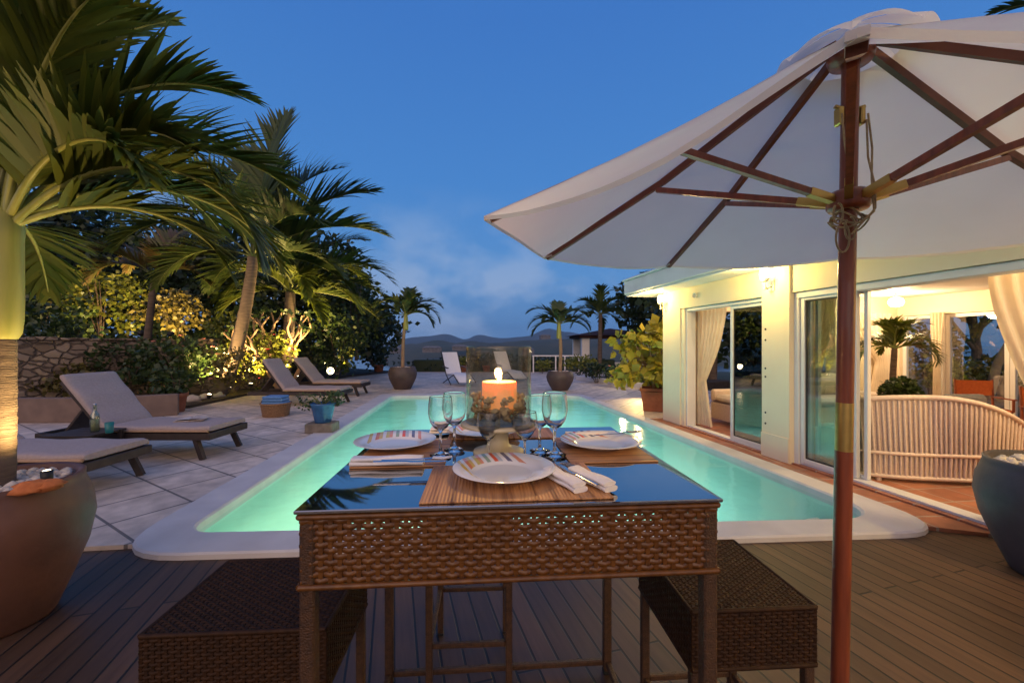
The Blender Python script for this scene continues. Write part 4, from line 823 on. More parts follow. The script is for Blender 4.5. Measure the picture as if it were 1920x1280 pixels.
def leaves(mb, c, rad, n, size, seed, clump=1.4, thr=-.12, flat=0.0, shell=.45):
    """leaf-sized faces through an uneven volume, thinned by noise so that gaps show"""
    rnd = random.Random(seed); c = Vector(c); k = 0; tries = 0
    while k < n and tries < n * 8:
        tries += 1; d = Vector((rnd.gauss(0, 1), rnd.gauss(0, 1), rnd.gauss(0, 1))).normalized(); q = (shell + (1 - shell) * rnd.random()) if rnd.random() < .75 else rnd.random() ** .5
        q *= 1 + .38 * noise.noise(d * 2.1 + Vector((seed, seed * .7, 0))); p = Vector((d.x * rad[0] * q, d.y * rad[1] * q, d.z * rad[2] * q))
        if noise.noise((c + p) * (clump / max(rad) * 1.6) + Vector((seed, 0, 0))) < thr: continue
        k += 1; a = Vector((rnd.gauss(0, 1), rnd.gauss(0, 1), rnd.gauss(0, .6))).normalized(); a = (a + d * .6 + Vector((0, 0, -.25))).normalized(); b = a.orthogonal().normalized(); b = Matrix.Rotation(rnd.uniform(0, 6), 3, a) @ b
        s = size * rnd.uniform(.6, 1.35); w_ = s * rnd.uniform(.32, .48); p = c + p; nn = a.cross(b); e = p + a * s
        mb.add([p, p + a * s * .45 + b * w_ - nn * s * .06, e - nn * s * .12, p + a * s * .45 - b * w_ - nn * s * .06], [(0, 1, 2, 3)], True)
def shrub(label, c, rad, n, size, m, seed, group=None, name='shrub', cat='shrub', base=None, stems=6, flowers=None, stemm='bark'):
    c = Vector(c); z0 = c.z - rad[2] if base is None else base; t = thing(name, label, cat, (c.x, c.y, z0), 0, group); o = Vector((0, 0, c.z - z0)); b = MB(); leaves(b, o, rad, n, size, seed); b.build('foliage', M[m], t)
    rnd = random.Random(seed + 5); s = MB()
    for i in range(stems):
        a = rnd.uniform(0, 6.28); q = rnd.uniform(.25, .75); e = Vector((math.cos(a) * rad[0] * q, math.sin(a) * rad[1] * q, o.z + rad[2] * rnd.uniform(.0, .7))); s.tube([Vector((math.cos(a) * .04, math.sin(a) * .04, 0)), e * .45 + Vector((.03, 0, 0)), e], [.016 * max(rad), .012 * max(rad), .004], 6)
    s.build('stem', M[stemm], t)
    if flowers:
        f_ = MB()
        for i in range(flowers[1]):
            d = Vector((rnd.gauss(0, 1), rnd.gauss(0, 1), rnd.gauss(.3, 1))).normalized(); p = o + Vector((d.x * rad[0], d.y * rad[1], d.z * rad[2])) * .98
            for j in range(5):
                an = j * 1.257; f_.blob(p + Vector((math.cos(an), math.sin(an), 0)) * .022, (.026, .026, .012), j, .2, 6, 4)
        f_.build('flowers', M[flowers[0]], t)
    return t
def broad_tree(label, base, h_, rad, n, size, m, seed, group=None, trunk=.13):
    base = Vector(base); t = thing('broadleaf_tree', label, 'tree', base, 0, group); rnd = random.Random(seed); tr_ = MB(); f_ = MB(); ch = h_ - rad[2] * .9
    tr_.tube([(0, 0, -.2), (.1, .05, h_ * .25), (0, .1, h_ * .5), (.05, 0, h_ * .75)], [trunk * 1.2, trunk, trunk * .8, trunk * .3], 8)
    for i in range(7):
        a = i * .9 + rnd.uniform(-.3, .3); q = rnd.uniform(.45, .85); p = Vector((math.cos(a) * rad[0] * q, math.sin(a) * rad[1] * q, ch + rad[2] * rnd.uniform(-.5, .7))); s0 = Vector((0, .05, h_ * rnd.uniform(.25, .5)))
        tr_.tube([s0, s0.lerp(p, .5) + Vector((0, 0, .2)), p], [trunk * .5, trunk * .3, trunk * .08], 6); r_ = rnd.uniform(.42, .62); leaves(f_, p, (rad[0] * r_, rad[1] * r_, rad[2] * r_ * .9), n // 8, size, seed * 9 + i, 1.2, -.2)
    leaves(f_, (0, 0, ch), rad, n // 5, size, seed, 1.2); tr_.build('trunk', M['bark'], t); f_.build('crown', M[m], t); return t

# --- the near palm standing in the brown planter
nb = dp(-8, 2.02); b0 = Vector((nb.x, nb.y, PLH * .93)); Zs, Zt = zz(628, 2.02), zz(425, 2.02)
npalm = thing('palm_tree', 'tall palm with green crownshaft growing from the brown planter in the near left corner', 'palm tree', b0, 0)
tp = [Vector((0, 0, -.05)), Vector((.006, 0, .25)), Vector((.010, 0, .45)), Vector((.012, 0, Zs - b0.z + .03))]; b = MB(); cpt_ = curve_pts(tp, 10); b.tube(cpt_, [(.066 - .006 * i / len(cpt_)) * (1 + .03 * (i % 3 == 0)) for i in range(len(cpt_))], 20); b.build('trunk', M['bark'], npalm)
b = MB(); hz0, hz1 = Zs - b0.z, Zt - b0.z; b.lathe([(.062, hz0 - .02), (.076, hz0 + .01), (.082, hz0 + .08), (.084, hz0 + .18), (.083, hz0 + .32), (.083, hz1 - .05), (.087, hz1), (.07, hz1 + .06), (.03, hz1 + .10)], 24, (.014, 0, 0)); b.build('crownshaft', M['shaft'], npalm)
base = Vector((.014, 0, hz1))
for i, (az, el, L_, dr, vee, ll, dx) in enumerate((
    (8, 50, 1.50, 128, 20, .42, .05), (14, 78, 1.50, 92, 30, .42, .03), (40, 62, 1.60, 95, 30, .46, .02), (75, 72, 1.7, 80, 30, .46, 0), 
    (115, 60, 1.6, 85, 25, .46, 0), (160, 50, 1.6, 95, 25, .46, -.03), (335, 72, 1.35, 70, 30, .42, .03), (300, 80, 1.5, 55, 30, .44, 0), (200, 70, 1.5, 70, 25, .44, -.03), (62, 52, 1.4, 95, 20, .42, .03), (95, 86, 1.5, 40, 35, .44, 0), (355, 84, 1.3, 60, 30, .42, .02), (130, 20, 1.2, 70, 10, .42, 0), (0, 66, 1.35, 120, 25, .40, .03), (24, 34, 1.1, 100, 12, .38, .04), (48, 48, 1.5, 110, 25, .44, .03), (88, 55, 1.7, 90, 25, .46, 0), (22, 88, 1.45, 60, 30, .42, 0), (345, 58, 1.15, 110, 20, .38, .03), (140, 80, 1.6, 60, 30, .44, 0))):
    cr, rb = MB(), MB(); frond(cr, rb, base + Vector((dx, 0, .0)), R(az) - TH, R(el), L_, R(dr), 60, ll * 1.04, .033, vee, .42, 700 + i, .20, .017); f_ = cr.build('frond', M['palm'], npalm); rb.build('leaf_stalk', M['shaft'], f_)

# --- coconut palm leaning over the lit shrubs, and the palms round it
c0 = dp(412, 10.2); 
pth = [(*dp(408, 10.2).xy, .1), (*dp(432, 10.2).xy, zz(690, 10.2)), (*dp(456, 10.2).xy, zz(600, 10.2)), (*dp(470, 10.2).xy, zz(520, 10.2)), (*dp(474, 10.2).xy, zz(482, 10.2))]
palm_tree('coconut palm with a leaning grey trunk beside the brightly lit shrub', pth, (.19, .11), [(78, 84, 4.3, 22), (55, 72, 4.0, 45), (20, 55, 3.6, 45), (6, 36, 3.4, 55), (110, 78, 4.2, 45), (135, 68, 4.0, 70), (165, 60, 3.6, 85), (190, 45, 3.4, 95), (178, 20, 2.8, 80), (350, 15, 2.6, 60), (330, 45, 3.0, 80), (30, 10, 2.6, 60), (220, 70, 3.4, 90), (95, 60, 3.6, 80), (260, 65, 3.2, 95), (150, 5, 2.4, 50)], None, 'palm_tree', 'palmfar', ll=.33, lw=.085, sag=.42, nl=60, seed=3)
pth = [(*dp(528, 11.6).xy, .1), (*dp(540, 11.6).xy, zz(640, 11.6)), (*dp(545, 11.6).xy, zz(548, 11.6))]
palm_tree('palm with a thick trunk and wide drooping warm lit fronds behind the bare branched tree', pth, (.17, .13), [(5, 48, 3.3, 95), (22, 30, 2.9, 75), (350, 22, 2.4, 80), (60, 55, 3.0, 90), (120, 55, 3.0, 100), (170, 40, 2.8, 110), (195, 10, 2.0, 70), (40, 72, 3.0, 70), (310, 40, 2.2, 110), (240, 45, 2.2, 110), (90, 80, 3.0, 50), (330, -5, 1.8, 60), (10, 5, 2.6, 50)], None, 'palm_tree', 'palm', ll=.33, lw=.07, sag=.65, nl=54, seed=4)
pth = [(*dp(268, 11.4).xy, .1), (*dp(276, 11.4).xy, zz(640, 11.4)), (*dp(290, 11.4).xy, zz(520, 11.4))]
palm_tree('slender palm with orange lit fronds rising in front of the stone wall', pth, (.11, .075), [(10, 45, 2.3, 70), (30, 60, 2.2, 80), (350, 25, 1.9, 70), (60, 65, 2.2, 80), (150, 55, 2.2, 100), (185, 40, 2.0, 100), (100, 75, 2.2, 60), (320, 50, 1.9, 90), (230, 50, 1.9, 90)], None, 'palm_tree', 'palmlit', ll=.33, lw=.06, sag=.5, nl=46, seed=5)

# --- bare branched tree, lit from below
fz = gp(530, 735, T); bt_ = thing('bare_tree', 'bare branched frangipani tree with pale lit limbs behind the far loungers', 'tree', (fz.x, fz.y, T))
rnd = random.Random(11); b = MB(); tw = MB()
def limb(p, d, r_, l_, lev):
    q = [p]; dd = d.copy()
    for i in range(4): dd = (dd + Vector((rnd.uniform(-.2, .2), rnd.uniform(-.2, .2), .12))).normalized(); q.append(q[-1] + dd * l_ / 4)
    b.tube(q, [r_, r_ * .92, r_ * .85, r_ * .8, r_ * .72], 8)
    if lev:
        for k in range(2 if lev > 1 else 2):
            a = rnd.uniform(0, 6.28); o = Vector((math.cos(a), math.sin(a), 0)); limb(q[-1], (dd + o * .85).normalized(), r_ * .70, l_ * .72, lev - 1)
    else:
        leaves(tw, q[-1] + Vector((0, 0, .04)), (.16, .16, .10), 6, .13, rnd.randint(0, 999), 1, -1)
for a, r_, l_ in ((2.6, .085, .95), (1.2, .075, .95), (0.2, .070, .80), (4.3, .075, .85)): limb(Vector((.08 * math.cos(a), .08 * math.sin(a), -.05)), Vector((math.cos(a) * .38, math.sin(a) * .38, .92)), r_, l_, 3)
b.build('branch', M['palebark'], bt_); tw.build('foliage', M['leaf'], bt_)

# --- shrubs in the bed and on the bank (x px, y px of the middle, depth, half sizes, leaves, leaf size, material)
for (px, py, d, rad, n, sz, m, sd_, lab, fl) in (
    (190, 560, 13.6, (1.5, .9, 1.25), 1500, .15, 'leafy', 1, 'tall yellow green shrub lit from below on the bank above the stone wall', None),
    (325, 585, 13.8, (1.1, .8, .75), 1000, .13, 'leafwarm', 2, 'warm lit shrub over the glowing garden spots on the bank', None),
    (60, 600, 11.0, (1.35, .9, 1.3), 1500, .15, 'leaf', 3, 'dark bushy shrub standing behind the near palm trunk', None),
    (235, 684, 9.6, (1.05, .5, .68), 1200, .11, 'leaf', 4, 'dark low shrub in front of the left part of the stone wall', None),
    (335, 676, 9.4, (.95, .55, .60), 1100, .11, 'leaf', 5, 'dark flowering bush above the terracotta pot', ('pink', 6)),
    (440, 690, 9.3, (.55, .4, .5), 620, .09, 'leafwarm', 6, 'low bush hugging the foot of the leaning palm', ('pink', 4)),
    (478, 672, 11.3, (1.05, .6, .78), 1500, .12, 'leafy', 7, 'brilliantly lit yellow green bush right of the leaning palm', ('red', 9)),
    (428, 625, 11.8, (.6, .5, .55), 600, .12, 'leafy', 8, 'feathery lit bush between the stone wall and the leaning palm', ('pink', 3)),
    (632, 640, 13.6, (1.0, .8, 1.1), 1500, .13, 'leaf', 9, 'dense dark bush behind the round garden lamp', None),
    (655, 580, 15.2, (1.3, 1.0, 1.6), 1700, .16, 'leaf', 10, 'tall green bush at the right end of the garden bed', None),
    (580, 655, 13.2, (.8, .6, .75), 900, .12, 'leafdark', 11, 'shaded bush behind the reclined far loungers', ('red', 3)),
    (700, 640, 18.6, (1.2, .9, 1.15), 1300, .15, 'leafdark', 12, 'dark bush at the back corner of the terrace', None),
    (647, 672, 14.4, (.28, .25, .52), 260, .11, 'leafy', 13, 'small upright bush lit by the spots at the bed edge', None),
    (395, 655, 11.2, (.8, .5, .5), 700, .11, 'leaf', 15, 'mid green bush in front of the stone wall left of the leaning palm', ('pink', 3)),
    (110, 650, 9.6, (.75, .5, .75), 800, .12, 'leaf', 16, 'dark leafy bush between the near palm trunk and the reclined lounger', None),
    (130, 715, 9.0, (.6, .45, .42), 500, .11, 'leafwarm', 14, 'low bush glimpsed left of the reclined lounger backrest', None)):
    c = dp(px, d, zz(py, d)); shrub(lab, c, rad, n, sz, m, sd_, None, 'shrub', 'shrub', None, 7, fl)
# trees closing the garden behind
for i, (px, d, h_, rad, n, m, lab) in enumerate((
    (20, 15.0, 7.0, (2.6, 2.0, 2.3), 3000, 'leafdark', 'dark broadleaf tree at the far left behind the near palm'),
    (150, 17.0, 7.6, (2.6, 2.0, 2.5), 2800, 'leafdark', 'dark tree above the bank left of the slender palm'),
    (320, 17.0, 7.2, (2.5, 2.0, 2.4), 2800, 'leafdark', 'dark tree behind the slender palm and the stone wall'),
    (455, 18.5, 6.6, (2.4, 2.0, 2.2), 2600, 'leafdark', 'dark tree behind the crown of the leaning coconut palm'),
    (575, 17.5, 5.9, (1.9, 1.8, 1.9), 2800, 'leafdark', 'tall dark tree behind the thick trunked palm'),
    (645, 17.5, 4.9, (1.25, 1.3, 1.6), 2200, 'leaf', 'green tree at the right edge of the garden wood'),
    (690, 23.0, 3.4, (1.5, 1.3, 1.3), 1500, 'leafdark', 'smaller dark tree where the garden meets the hedge'))):
    broad_tree(lab, dp(px, d, .6), h_ - .6, rad, n, .26, m, 40 + i)
th_ = thing('tall_hedge', 'tall dark overgrown hedge along the back of the garden bank', 'hedge', cw(-14.5, 15.6, 1.9), -TH + .10)
b = MB(); leaves(b, (0, 0, .7), (6.6, .8, 1.9), 6500, .24, 61, 4.0, -.55, shell=.6); leaves(b, (6.2, .6, .3), (4.2, .8, 1.6), 4200, .22, 62, 3.0, -.55, shell=.6); b.build('foliage', M['leafdark'], th_); b = MB()
for i in range(16): b.tube([(-6 + i * .95, .2, -1.2), (-6 + i * .95 + .1, .25, 1.6)], [.06, .03], 6)
b.build('stem', M['bark'], th_)
broad_tree('dark tree behind the far end of the house seen through the left doorway', dp(1335, 14.5, 0), 4.2, (2.2, 1.4, 2.0), 2200, .24, 'leafdark', 55)
broad_tree('dark tree rising behind the potted bush at the far end of the house', dp(1222, 21.0, 0), 4.6, (1.7, 1.4, 1.7), 1800, .26, 'leafdark', 57)
broad_tree('spreading dark tree outside the far windows of the room', dp(1830, 14.0, 0), 4.6, (3.2, 1.8, 1.35), 2600, .24, 'leafdark', 56)
# hedge closing the terrace, plants on the right
hg = thing('hedge', 'clipped dark green hedge closing the far end of the terrace', 'hedge', (*cw(-3.2, 20.2).xy, 0), -TH)
b = MB(); leaves(b, (3.3, 0, .36), (5.2, .5, .46), 3800, .12, 60, 3.0, -.6, shell=.7); b.build('foliage', M['leafdark'], hg); b = MB()
for i in range(12): b.tube([(-1.2 + i * .8, 0, -.3), (-1.15 + i * .8, .05, .3)], [.03, .02], 6)
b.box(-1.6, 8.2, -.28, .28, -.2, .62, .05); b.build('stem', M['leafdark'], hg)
rb_ = cw(2.4, 15.9); re_ = cw(3.85, 12.3)
ca, cb_ = gp(1080, 712, T), gp(1200, 728, T); d_ = cb_ - ca; cb2 = MB(); cb2.box(0, d_.length + .4, 0, .18, 0, .16, .01); tag(cb2.build('bed_kerb', M['coping'], None, (ca.x, ca.y, T), math.atan2(d_.y, d_.x)), 'low white kerb edging the flower bed at the right of the terrace', 'kerb')
dn = Vector((-d_.y, d_.x, 0)).normalized()
if dn.x < 0: dn = -dn
q = [ca + dn * .2, cb_ + dn * .2 + d_ * .1, cb_ + dn * 4 + d_ * .1, ca + dn * 4]
field('garden_bed', [(p.x, p.y) for p in q], T + .10, M['soil'])
for (px, py, d, rad, n, sz, m, sd_, lab, fl) in (
    (1118, 693, 14.2, (.75, .4, .26), 700, .09, 'leafdark', 21, 'low dark shrub row behind the white kerb', None),
    (1165, 698, 13.2, (.65, .4, .28), 650, .09, 'leaf', 22, 'low flowering shrub by the white globe lamp', ('pink', 10)),
    (1205, 672, 12.4, (.55, .45, .50), 700, .11, 'leafwarm', 23, 'warm lit shrub behind the potted bush', ('pink', 5)),
    (1088, 678, 17.0, (.8, .4, .30), 500, .11, 'leafy', 24, 'yellow green ground shrub below the white railing', None),
    (1018, 684, 18.6, (.35, .3, .25), 260, .09, 'leafy', 25, 'small round yellow bush near the far grey pot', None)):
    shrub(lab, dp(px, d, zz(py, d)), rad, n, sz, m, sd_, None, 'shrub', 'shrub', T, 5, fl)
# potted bush by the house corner
pb_ = gp(1226, 769, T); pt = thing('square_pot', 'tall square brown pot at the house corner', 'pot', (pb_.x, pb_.y, T), .3)
b = MB(); pr_ = [(.20, 0), (.215, .01), (.27, .40), (.29, .41), (.29, .46), (.255, .465), (.25, .40), (0, .40)]; b.lathe([(r_ * 1.25, z) for r_, z in pr_], 4, smooth=False); b.build('pot', M['terra'], pt)
MB().lathe([(.31, .405), (0, .42)], 12).build('soil', M['soil'], pt)
t_ = thing('potted_bush', 'big leafy yellow lit bush growing in the square pot at the house corner', 'bush', (pb_.x, pb_.y, T + .42))
b = MB(); rnd = random.Random(77)
for i in range(24):                         # whorls of broad glossy leaves on bent stems
    a = rnd.uniform(0, 6.28); q = rnd.uniform(.15, .62); p = Vector((math.cos(a) * q - .12, math.sin(a) * q, rnd.uniform(.18, 1.25))); leaves(b, p, (.2, .2, .15), 26, .20, 300 + i, 1, -1)
b.build('foliage', M['lamplit'], t_); b = MB()
for i in range(9):
    a = i * .7; b.tube([(0, 0, 0), (math.cos(a) * .12, math.sin(a) * .12, .4), (math.cos(a) * .42 - .08, math.sin(a) * .42, .95)], [.018, .014, .007], 6)
b.build('stem', M['palebark'], t_)
# far potted palms and the palms beyond the right bed
def potpalm(px, py, d, h_, r_, label_pot, label, fr, sd_, ptop, py2=None):
    c = dp(px, d, T); planter('round_planter', (c.x, c.y, T), r_, h_, M['potfar'], label_pot, 'big round glazed planters', 10 + sd_, 60)
    ztop = zz(ptop, d); palm_tree(label, [(c.x, c.y, T + h_ * .9), (c.x + .02, c.y, (T + h_ + ztop) / 2), (*dp(px + (6 if px < 900 else -2), d).xy, ztop)], (.055, .045), fr, None, 'palm_tree', 'palmfar', 'palebark', (.42, .07), ll=.32, lw=.075, sag=.6, nl=26, seed=20 + sd_)
potpalm(755, 0, 12.3, .66, .42, 'round brown planter standing on the terrace beyond the pool', 'small palm in the round planter beyond the far left pool corner', [(0, 45, 1.3, 125), (20, 60, 1.3, 100), (180, 40, 1.3, 115), (165, 60, 1.3, 100), (90, 75, 1.3, 60), (60, 60, 1.2, 110), (120, 60, 1.2, 110), (345, 25, 1.1, 100), (200, 15, 1.1, 95), (270, 60, 1.2, 120), (310, 70, 1.2, 100), (230, 65, 1.2, 110), (95, 50, 1.2, 80)], 1, 592)
potpalm(1050, 0, 11.95, .56, .40, 'round dark planter beyond the far right pool corner behind the glasses', 'small palm in the dark planter near the white railing', [(0, 40, 1.1, 110), (25, 60, 1.2, 100), (180, 40, 1.1, 110), (160, 65, 1.2, 100), (90, 75, 1.1, 70), (60, 60, 1.0, 110), (120, 60, 1.0, 110), (340, 20, 1.0, 80), (200, 20, 1.0, 90), (270, 60, 1.0, 120)], 2, 608)
for (px, d, top, L_, sd_, lab, base_y) in ((1124, 20.0, 590, 1.9, 31, 'tall dark palm standing beyond the railing left of the house', 705), (1196, 24.0, 580, 2.4, 32, 'dark palm half hidden behind the house corner', 705), (1232, 19.0, 560, 1.8, 33, 'slim palm against the house end under the roof overhang', 720)):
    palm_tree(lab, [dp(px, d, -.1), dp(px + 1, d, (zz(top, d) + .1) / 2), dp(px + 2, d, zz(top, d))], (.13, .09), around(14, (20, 45, 70, 85), L_ * .95, 80, sd_), None, 'palm_tree', 'palmfar', ll=.30, lw=.07, sag=.5, nl=28, seed=sd_)
palm_tree('palm behind the parasol whose dark frond tips show at the top right corner', [dp(2180, 7.0, T), dp(2180, 7.0, 3.2), dp(2175, 7.0, 6.1)], (.15, .11), around(13, (15, 40, 65), 2.6, 80, 36), None, 'palm_tree', 'palmfar', ll=.28, lw=.06, sag=.5, nl=34, seed=36)
# ================================================================ TERRACE FURNITURE
def lounger(loc, rz, label, rec=48, group='dark wood sun loungers with taupe cushions', bl=.78):
    """head end at local -x, foot end at +x; seat top about 0.40 m"""
    t = thing('sun_lounger', label, 'sun lounger', loc, rz, group); w_ = .33; xh = -.25; L0, L1 = -.98, .98
    for sy in (-1, 1):
        b = MB(); b.bar((L0, sy * w_, .27), (L1, sy * w_, .27), .035, .075); b.build('side_rail', M['loungewood'], t)
        b = MB(); b.bar((L1 - .16, sy * (w_ - .03), .24), (L1 - .06, sy * (w_ - .01), 0), .045, .06); b.build('leg', M['loungewood'], t)
        b = MB(); b.bar((L0 + .42, sy * (w_ - .03), .24), (L0 + .34, sy * (w_ - .03), .05), .045, .06); lg = b.build('leg', M['loungewood'], t)
        b = MB(); b.tube([(L0 + .33, sy * (w_ - .055), .075), (L0 + .33, sy * (w_ + .0), .075)], .075, 16); b.build('wheel', M['loungewood'], lg)
    b = MB()
    for i in range(9): x = xh + .02 + i * .138; b.box(x, x + .09, -w_ + .02, w_ - .02, .285, .305, .003)
    b.build('slats', M['loungewood'], t)
    for xx in (L1 - .02, L0 - .03): b = MB(); b.box(xx, xx + .05, -w_ - .015, w_ + .015, .23, .31, .006); b.build('end_rail', M['loungewood'], t)
    ca, sa = math.cos(R(rec)), math.sin(R(rec)); bk = MB()
    for sy in (-1, 1): bk.bar((xh, sy * (w_ - .05), .30), (xh - ca * bl, sy * (w_ - .05), .30 + sa * bl), .035, .045)
    for i in range(6): q = .08 + i * .125; bk.bar((xh - ca * q, -w_ + .05, .30 + sa * q), (xh - ca * q, w_ - .05, .30 + sa * q), .07, .018, (sa, 0, ca))
    bk.bar((xh - ca * .5, 0, .28 + sa * .5), (L0 + .10, 0, .27), .30, .025); bk.build('backrest_frame', M['loungewood'], t)
    def slab(p, q, th):
        p, q = Vector(p), Vector(q); d = (q - p); l_ = d.length; d.normalize(); nrm = Vector((-d.z, 0, d.x)); nrm = nrm if nrm.z > 0 else -nrm; b = MB(); hw_ = w_ - .005
        def fn(u, v):
            a = 2 * PI * v; y = math.copysign(abs(math.cos(a)) ** .35, math.cos(a)) * hw_; zq = math.copysign(abs(math.sin(a)) ** .5, math.sin(a)) * th / 2; e = 1 - .45 * max(0, abs(2 * u - 1) - .93) / .07
            return p + d * (u * l_) + Vector((0, y * (1 - .02 * (1 - e)), 0)) + nrm * (th / 2 + zq * e + .006 * math.sin(u * 14) * (zq > 0))
        b.grid(fn, 30, 24, True)
        for u in (0, 1): b.poly([fn(u, j / 24) for j in range(24)])
        return b
    s_ = slab((xh + .0, 0, .308), (L1 + .01, 0, .308), .085).build('seat_cushion', M['cushion'], t)
    slab((xh - .01, 0, .325), (xh - ca * (bl + .03), 0, .325 + sa * (bl + .03)), .08).build('back_cushion', M['cushion'], t)
    for nm, p, q in (('piping', (xh, .352), (L1, .352)),):
        b = MB()
        for sy in (-1, 1): b.tube([(p[0], sy * (w_ - .004), p[1] - .018), (q[0], sy * (w_ - .004), q[1] - .018)], .016, 8)
        b.build('piping', M['piping'], s_)
    return t
def lpos(Xf, d): return cw(Xf - .98, d, T)
p = lpos(-3.52, 5.08); l1 = lounger(p, -TH, 'reclined dark wood lounger with taupe cushion holding an open magazine', 50)
p = lpos(-3.72, 3.86); lounger(p, -TH + R(1), 'nearest lounger cut by the left edge with only its foot end in view', 30)
p = lpos(-3.72, 9.2); lounger(p, -TH, 'far lounger with raised back behind the wicker basket and blue pot', 54)
p = lpos(-3.90, 10.9); lounger(p, -TH, 'farthest dark wood lounger beside the round garden lamp', 50)
# white chairs at the end of the terrace
def white_lounger(loc, rz, label):
    t = thing('folding_chair', label, 'deck chair', loc, rz, 'white sling deck chairs at the far end')
    def sheet(p, q, hw_, th=.02):
        b = MB(); p, q = Vector(p), Vector(q); d = (q - p).normalized(); nrm = Vector((0, -d.z, d.y))
        b.grid(lambda u, v: Vector((hw_ * (2 * u - 1), 0, 0)) + p.lerp(q, v) - nrm * (.05 * (1 - (2 * u - 1) ** 2) * math.sin(PI * v)), 8, 8, True); b.grid(lambda u, v: Vector((hw_ * (2 * u - 1), 0, 0)) + p.lerp(q, v) - nrm * (.05 * (1 - (2 * u - 1) ** 2) * math.sin(PI * v) + th), 8, 8, True); return b
    sheet((0, .42, .30), (0, .90, 1.06), .27).build('backrest', M['whitecloth'], t); sheet((0, .42, .31), (0, -.30, .34), .27).build('seat', M['whitecloth'], t); sheet((0, -.30, .34), (0, -.75, .12), .27).build('leg_rest', M['whitecloth'], t)
    for s in (-1, 1):
        b = MB(); b.tube([(s * .29, .98, 1.08), (s * .29, .42, .30), (s * .29, -.05, .0)], .016, 8); b.tube([(s * .29, .75, .0), (s * .29, -.30, .34), (s * .29, -.78, .11)], .016, 8); b.build('leg', M['black'], t)
        b = MB(); b.bar((s * .33, .70, .58), (s * .33, .12, .54), .05, .025); b.build('armrest', M['loungewood'], t)
    return t
p = cw(-1.78, 13.7, T); white_lounger(p, R(28) - TH, 'white sling chair left of the candle glass at the far end of the terrace')
p = cw(-.05, 15.2, T); white_lounger(p, R(28) - TH, 'white sling chair seen through the candle glass')
# low side table with bottle and cup, magazine
sp = cw(-4.70, 4.52, T); st = thing('side_table', 'low dark wood side table between the two near loungers carrying a bottle', 'side table', sp, -TH)
b = MB()
for i in range(5): b.box(-.26, .26, -.22 + i * .089, -.22 + i * .089 + .08, .355, .378, .004)
b.build('table_top', M['loungewood'], st)
for sx in (-1, 1):
    for sy in (-1, 1): b = MB(); b.box(sx * .22 - .02, sx * .22 + .02, sy * .18 - .02, sy * .18 + .02, 0, .353, .004); b.build('leg', M['loungewood'], st)
bp = dp(178, 4.52, T + .379); b = MB(); b.lathe([(0, 0), (.038, 0), (.041, .005), (.041, .15), (.036, .19), (.018, .225), (.016, .28), (.0175, .283), (.0175, .292), (.013, .293), (.013, .225), (.031, .19), (.037, .15), (.037, .008), (0, .008)], 20)
tb_ = thing('bottle', 'clear pale glass bottle standing on the low side table', 'bottle', bp); b.build('glass', M['bottle'], tb_); MB().lathe([(0, .012), (.034, .012), (.034, .13), (0, .131)], 16).build('drink', M['stand'], tb_); MB().lathe([(0, .29), (.0155, .29), (.0155, .305), (0, .306)], 12).build('stopper', M['steel'], tb_)
b = MB(); b.lathe([(0, 0), (.030, 0), (.032, .003), (.040, .115), (.0375, .115), (.030, .006), (0, .006)], 20); tag(b.build('cup', M['teal'], None, dp(205, 4.45, T + .379)), 'teal cup on the low side table by the bottle', 'cup')
b = MB(); b.grid(lambda u, v: ((u - .5) * .30, (v - .5) * .22, .012 + .016 * abs(math.sin(PI * u)) * (1 if abs(u - .5) > .02 else .3)), 20, 4, True); b.box(-.15, .15, -.11, .11, 0, .006); mg = tag(b.build('magazine', M['book'], None, cw(-3.98, 5.10, T + .402), -TH + .4), 'open magazine lying on the reclined lounger cushion', 'magazine')
# basket with towel, blue pot on block, terracotta pots, boulders
bk = gp(508, 783, T); b = MB(); b.lathe([(0, 0), (.20, 0), (.215, .01), (.245, .22), (.27, .235), (.265, .255), (.235, .25), (.205, .02), (0, .02)], 40); 
for i in range(9): b.tube([((.217 + .0034 * i) * math.cos(a), (.217 + .0034 * i) * math.sin(a), .02 + .023 * i + .004 * math.sin(a * 16 + i * PI)) for a in [2 * PI * k / 64 for k in range(65)]], .008, 5, False)
tag(b.build('cane_basket', M['basket'], None, (bk.x, bk.y + .2, T)), 'round cane basket on the tiles with a blue towel in it', 'basket')
b = MB()
for k in range(3): b.box(-.20 + .008 * k, .20 - .01 * k, -.15, .15, .0 + .052 * k, .05 + .052 * k, .02)
tag(b.build('towel', M['towel'], None, (bk.x, bk.y + .2, T + .225), -TH), 'folded sky blue towel lying in the cane basket', 'towel')
bl = gp(598, 813, T); b = MB(); b.box(-.205, .205, -.15, .15, 0, .145, .012); tag(b.build('stone_block', M['block'], None, (bl.x, bl.y + .15, T), -TH + .05), 'rough square stone block carrying the blue pot beside the pool', 'stone block')
p = thing('glazed_pot', 'blue glazed flower pot standing on the stone block', 'pot', (bl.x + .01, bl.y + .15, T + .147)); MB().lathe([(0, 0), (.115, 0), (.12, .01), (.145, .13), (.17, .245), (.185, .27), (.19, .295), (.18, .30), (.165, .29), (.155, .25), (0, .25)], 36).build('pot', M['bluepot'], p); MB().lathe([(.155, .252), (0, .262)], 14).build('soil', M['soil'], p)
pl2 = thing('trailing_plant', 'scraggly trailing plant growing in the blue pot', 'plant', (bl.x + .01, bl.y + .15, T + .40)); rnd = random.Random(5); s_ = MB(); f_ = MB()
